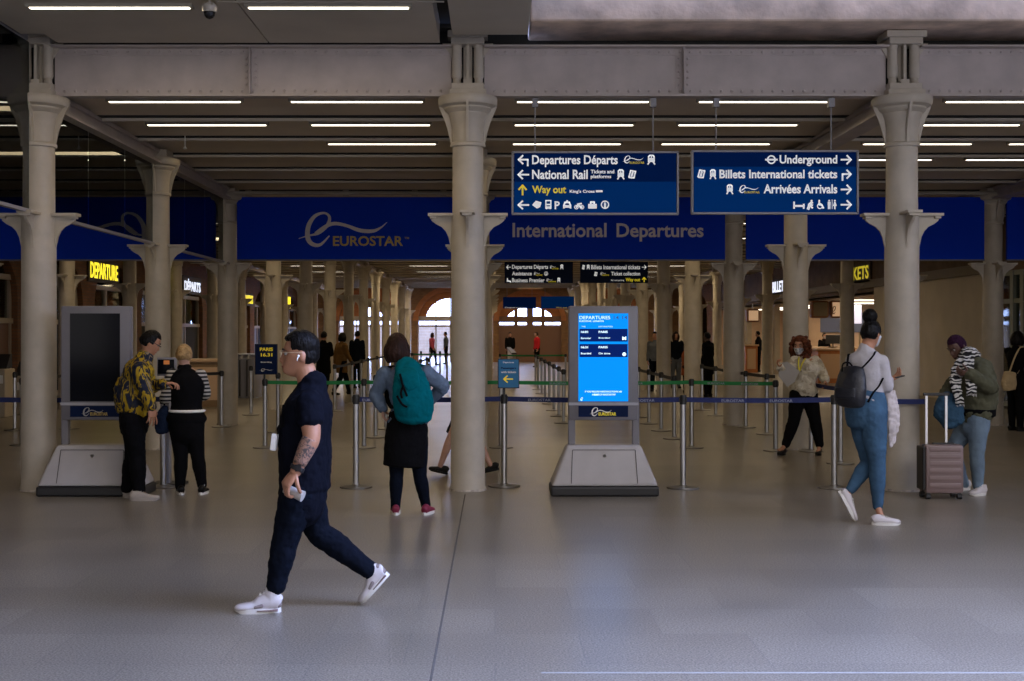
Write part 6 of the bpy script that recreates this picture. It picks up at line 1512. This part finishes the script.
mb = MB(); mb.loft([wp(953, 421, Y0-.13), wp(949, 411, Y0-.13), wp(948, 403, Y0-.12), wp(950, 396, Y0-.10)], [(.12, .07), (.155, .09), (.12, .07), (.05, .03)], right=(1, 0, .2), seg=20); link('bag_body', bake(mb.mesh('bag_body'), .008, 2, (.035, .06)), cloth('denim_bag_cloth', (.035, .08, .135)), hb, True)
mb = MB(); mb.loft([wp(941, 402, Y0-.14), wp(943, 394, Y0-.1), wp(950, 393, Y0-.1), wp(956, 403, Y0-.14)], [.011]*4, seg=8); mb.build('handle', C_DENIM, hb, True)

# suitcase
Ys = 11.93; x0, x1 = GX(924, Ys), GX(964.5, Ys); zb_, zt_ = .055, GZ(445, Ys)
sr = thing('suitcase', ((x0+x1)/2, Ys+.12, 0), 'rose pink ribbed hard-shell cabin suitcase with raised handle', 'suitcase')
M_pink = mat('rose_metal_shell', (.22, .155, .150), .38, noise_amt=.05)
b = MB(); b.box2((x0+.02, Ys, zb_), (x1, Ys+.11, zt_), bev=.030); sh = b.build('front_shell', M_pink, sr, 'auto')
b = MB()
for k in range(6):
    z = zb_+.055+k*(zt_-zb_-.10)/5.3; b.box2((x0+.055, Ys-.006, z), (x1-.035, Ys+.01, z+.048), bev=.005)
b.build('ribs', M_pink, sh, 'auto')
b = MB(); b.box2((x0+.018, Ys+.108, zb_), (x1-.002, Ys+.118, zt_), bev=.004); b.build('zip', M_black, sr)
b = MB(); b.box2((x0+.02, Ys+.116, zb_), (x1, Ys+.23, zt_), bev=.030); b.build('back_shell', M_pink, sr, 'auto')
b = MB(); b.box2((x0-.004, Ys+.02, zb_+.03), (x0+.03, Ys+.21, zt_-.02), bev=.012); b.build('side_panel', M_black, sr)
b = MB(); b.box2(((x0+x1)/2-.09, Ys+.06, zt_-.004), ((x0+x1)/2+.12, Ys+.10, zt_+.016), bev=.006); b.build('carry_handle', M_black, sr)
b = MB()
for px in (931.5, 951.5): b.box2((GX(px-1.1, Ys), Ys+.135, zt_-.02), (GX(px+1.1, Ys), Ys+.155, GZ(396, Ys)))
th_ = b.build('telescopic_handle', mat('aluminium', (.62, .62, .64), .3, metal=.9), sr)
b = MB(); b.box2((GX(928.5, Ys), Ys+.125, GZ(396.5, Ys)), (GX(954.5, Ys), Ys+.165, GZ(393.5, Ys)), bev=.006); b.build('grip', M_black, th_)
for xx in (x0+.05, x1-.04):
    for yy in (Ys+.03, Ys+.20):
        b = MB(); b.cyl((xx-.022, yy, .026), (xx+.022, yy, .026), .026, seg=16); b.box2((xx-.014, yy-.016, .03), (xx+.014, yy+.016, .062)); b.build('wheel', M_black, sr)

# ============ background people built from one recipe
def simple(px, Y, h, ang, label, top, bottom, skin=SK_TAN, hair='short', hm=None, stride=0.0, fem=False, skirt=False, arms='down', coat=False, feet=M_shoeb, vox=.013):
    """upright figure, h tall, ang = facing direction (radians, 0 = away from camera, pi = toward)"""
    X = GX(px, Y); f = V(math.sin(ang), math.cos(ang), 0); r = V(f.y, -f.x, 0); k = h/1.72; B = V(X, Y, 0)
    def q(a, c, z): return B+(r*a+f*c)*k+V(0, 0, z*k)
    P = Person(B, label, vox)
    P.head(q(0, .03, 1.60), f+V(0, 0, -.12), sc=k)
    pel, wai, che, nec = q(0, 0, .92), q(0, 0, 1.06), q(0, .0, 1.24), q(0, 0, 1.43)
    P.torso(pel, wai, che, nec, r, k, fem); P.limb([q(0, 0, 1.42), q(0, .02, 1.53)], [.058*k, .052*k])
    A = {}
    for sd in (-1, 1):
        s_ = q(sd*.18, 0, 1.38); sw = sd*stride*.5
        if arms == 'down': e_, w_ = q(sd*.215, sw*.4, 1.12), q(sd*.21, .06+sw, .90)
        elif arms == 'fold': e_, w_ = q(sd*.22, .02, 1.13), q(sd*.05, .22, 1.12)
        else: e_, w_ = q(sd*.21, .10, 1.14), q(sd*.07, .22, 1.36)
        P.arm(s_, e_, w_, k); A[sd] = (s_, e_, w_)
        hand(P.hands, w_, w_-e_ if arms == 'down' else (r*(-sd*.5)+f), r*(-sd) if arms == 'down' else V(0, 0, 1), f, .95*k, curl=.5)
    Lg = {}
    for sd in (-1, 1):
        fo_ = -sd*stride; h_ = q(sd*.09, 0, .92); kn = q(sd*.095, fo_*.45+(.06 if stride else 0), .50); an = q(sd*.10, fo_, .09+(.05 if (stride and fo_ < 0) else 0)); Lg[sd] = (h_, kn, an)
        P.leg(h_, kn, an, k); P.footbody(an, q(sd*.10, fo_-.02, .04), q(sd*.11, fo_+.15, .03))
    P.finish(skin); P.face(); P.hair(hair, hm or H_BLACK)
    mb = MB(); P.torso(pel+V(0, 0, .04), wai, che, nec-V(0, 0, .02*k), r, k*1.02, fem, mb, .022)
    for sd in (-1, 1): P.arm(*A[sd], k*1.15, mb, .016)
    if coat: mb.loft([q(0, 0, .62), q(0, 0, .85), q(0, 0, 1.1)], [(.21*k, .16*k), (.20*k, .15*k), (.18*k, .13*k)], right=r, seg=20, cap=.1)
    P.part('coat' if coat else 'top', mb, top, vox, (.014, .06), 2)
    mb = MB()
    if skirt: mb.loft([q(0, 0, .45), q(0, 0, .8), q(0, 0, 1.02)], [(.21*k, .17*k), (.18*k, .14*k), (.14*k, .11*k)], right=r, seg=20, cap=.1)
    else:
        for sd in (-1, 1): P.leg(*Lg[sd], k*1.08, mb, .014)
        mb.loft([q(0, 0, .86), q(0, 0, 1.0)], [(.16*k, .12*k), (.15*k, .11*k)], right=r, seg=16)
    P.part('skirt' if skirt else 'trousers', mb, bottom, vox, (.010, .06), 2)
    for sd in (-1, 1):
        fo_ = -sd*stride; P.shoe(q(sd*.10, fo_-.07, 0), q(sd*.115, fo_+.17, 0), m=feet, sole=feet, high=False, laces=False)
    P.k = k; P.q = q
    return P
P = simple(1016, 20.3, 1.64, 1.25, 'person in black with a lanyard and cream tote at the right edge', C_BLACK, C_BLACK, SK_TAN, 'bob', H_BLACK, arms='up', fem=True, vox=.011)
mb = MB(); mb.loft([P.q(.08, -.2, 1.02), P.q(.08, -.22, .85), P.q(.08, -.21, .72)], [(.05, .10), (.05, .13), (.05, .11)], right=(0, 1, 0), seg=16, cap=.3)
tb = thing('tote_bag', P.q(.08, -.2, .7), 'cream canvas tote bag on the shoulder of the person in black', 'bag')
link('bag_body', bake(mb.mesh('bag_body'), .01, 2, (.02, .05)), cloth('cream_canvas', (.50, .38, .22)), tb, True)
mb = MB(); mb.loft([P.q(.06, -.2, 1.0), P.q(.13, -.13, 1.3), P.q(.14, 0, 1.46), P.q(.13, .12, 1.3), P.q(.13, -.08, 1.0)], [(.014, .005)]*5, seg=8); mb.build('strap', MATS['cream_canvas'], tb)
mb = MB(); mb.box(P.q(.02, .16, 1.08), (.07, .07, .10), bev=.004); mb.build('pass_card', M_white, P.root)
simple(323.5, 31.0, 1.66, .3, 'person in black coat with a rucksack walking away, left of the brown coat', C_BLACK, C_BLACK, arms='fold', coat=True, stride=.12)
simple(341.5, 32.2, 1.62, .9, 'person in tan coat and dark hair walking beyond the green belt', C_BROWNC, C_NAVY, fem=True, hair='bob', hm=H_BLACK, coat=True, stride=.3)
simple(708, 31, 1.64, -.9, 'standing person in black beyond the lanes, right of the lit totem', C_BLACK, C_BLACK, SK_DARK, hair='short', coat=True)
simple(675.5, 36, 1.66, 3.0, 'person with pale bag standing between the far right columns', C_NAVY, C_GREYC, fem=True, hair='long', hm=H_BROWN)
simple(655.5, 34, 1.66, -2.6, 'person in grey top standing right of the totem far back', C_GREYC, C_NAVY)
simple(686, 33, 1.35, 2.0, 'smaller person in rust brown coat near the fourth right column', cloth('rust_coat', (.25, .07, .03)), C_BLACK, coat=True, hair='bob', hm=H_BROWN)
simple(758.5, 51, 1.70, -1.2, 'ticket clerk in black standing at the narrow wooden desk', C_BLACK, C_BLACK, SK_BROWN, arms='fold')
simple(824, 47, 1.62, 2.9, 'ticket clerk in black with face mask behind the monitor', C_BLACK, C_BLACK, SK_PALE, arms='fold').mask()
simple(510, 60, 1.66, 3.1, 'distant person in black below the small far signs', C_BLACK, C_BLACK, vox=.02)
simple(537, 58, 1.66, -2.0, 'distant person in a red jacket beyond the long lane', C_RED, C_BLACK, SK_PALE, hair='short', hm=H_BROWN, vox=.02)
simple(432, 62, 1.62, 2.0, 'distant person in a pink jacket before the bright arch', cloth('pink_cloth', (.55, .10, .16)), C_NAVY, SK_PALE, hair='bob', hm=H_BROWN, stride=.2, vox=.02)
simple(446, 64, 1.68, -1.5, 'distant person in dark blue before the bright arch', C_GREYC, C_NAVY, vox=.02)
simple(357, 36, 1.68, .4, 'person in navy standing between the far left columns', C_NAVY, C_NAVY, vox=.016)
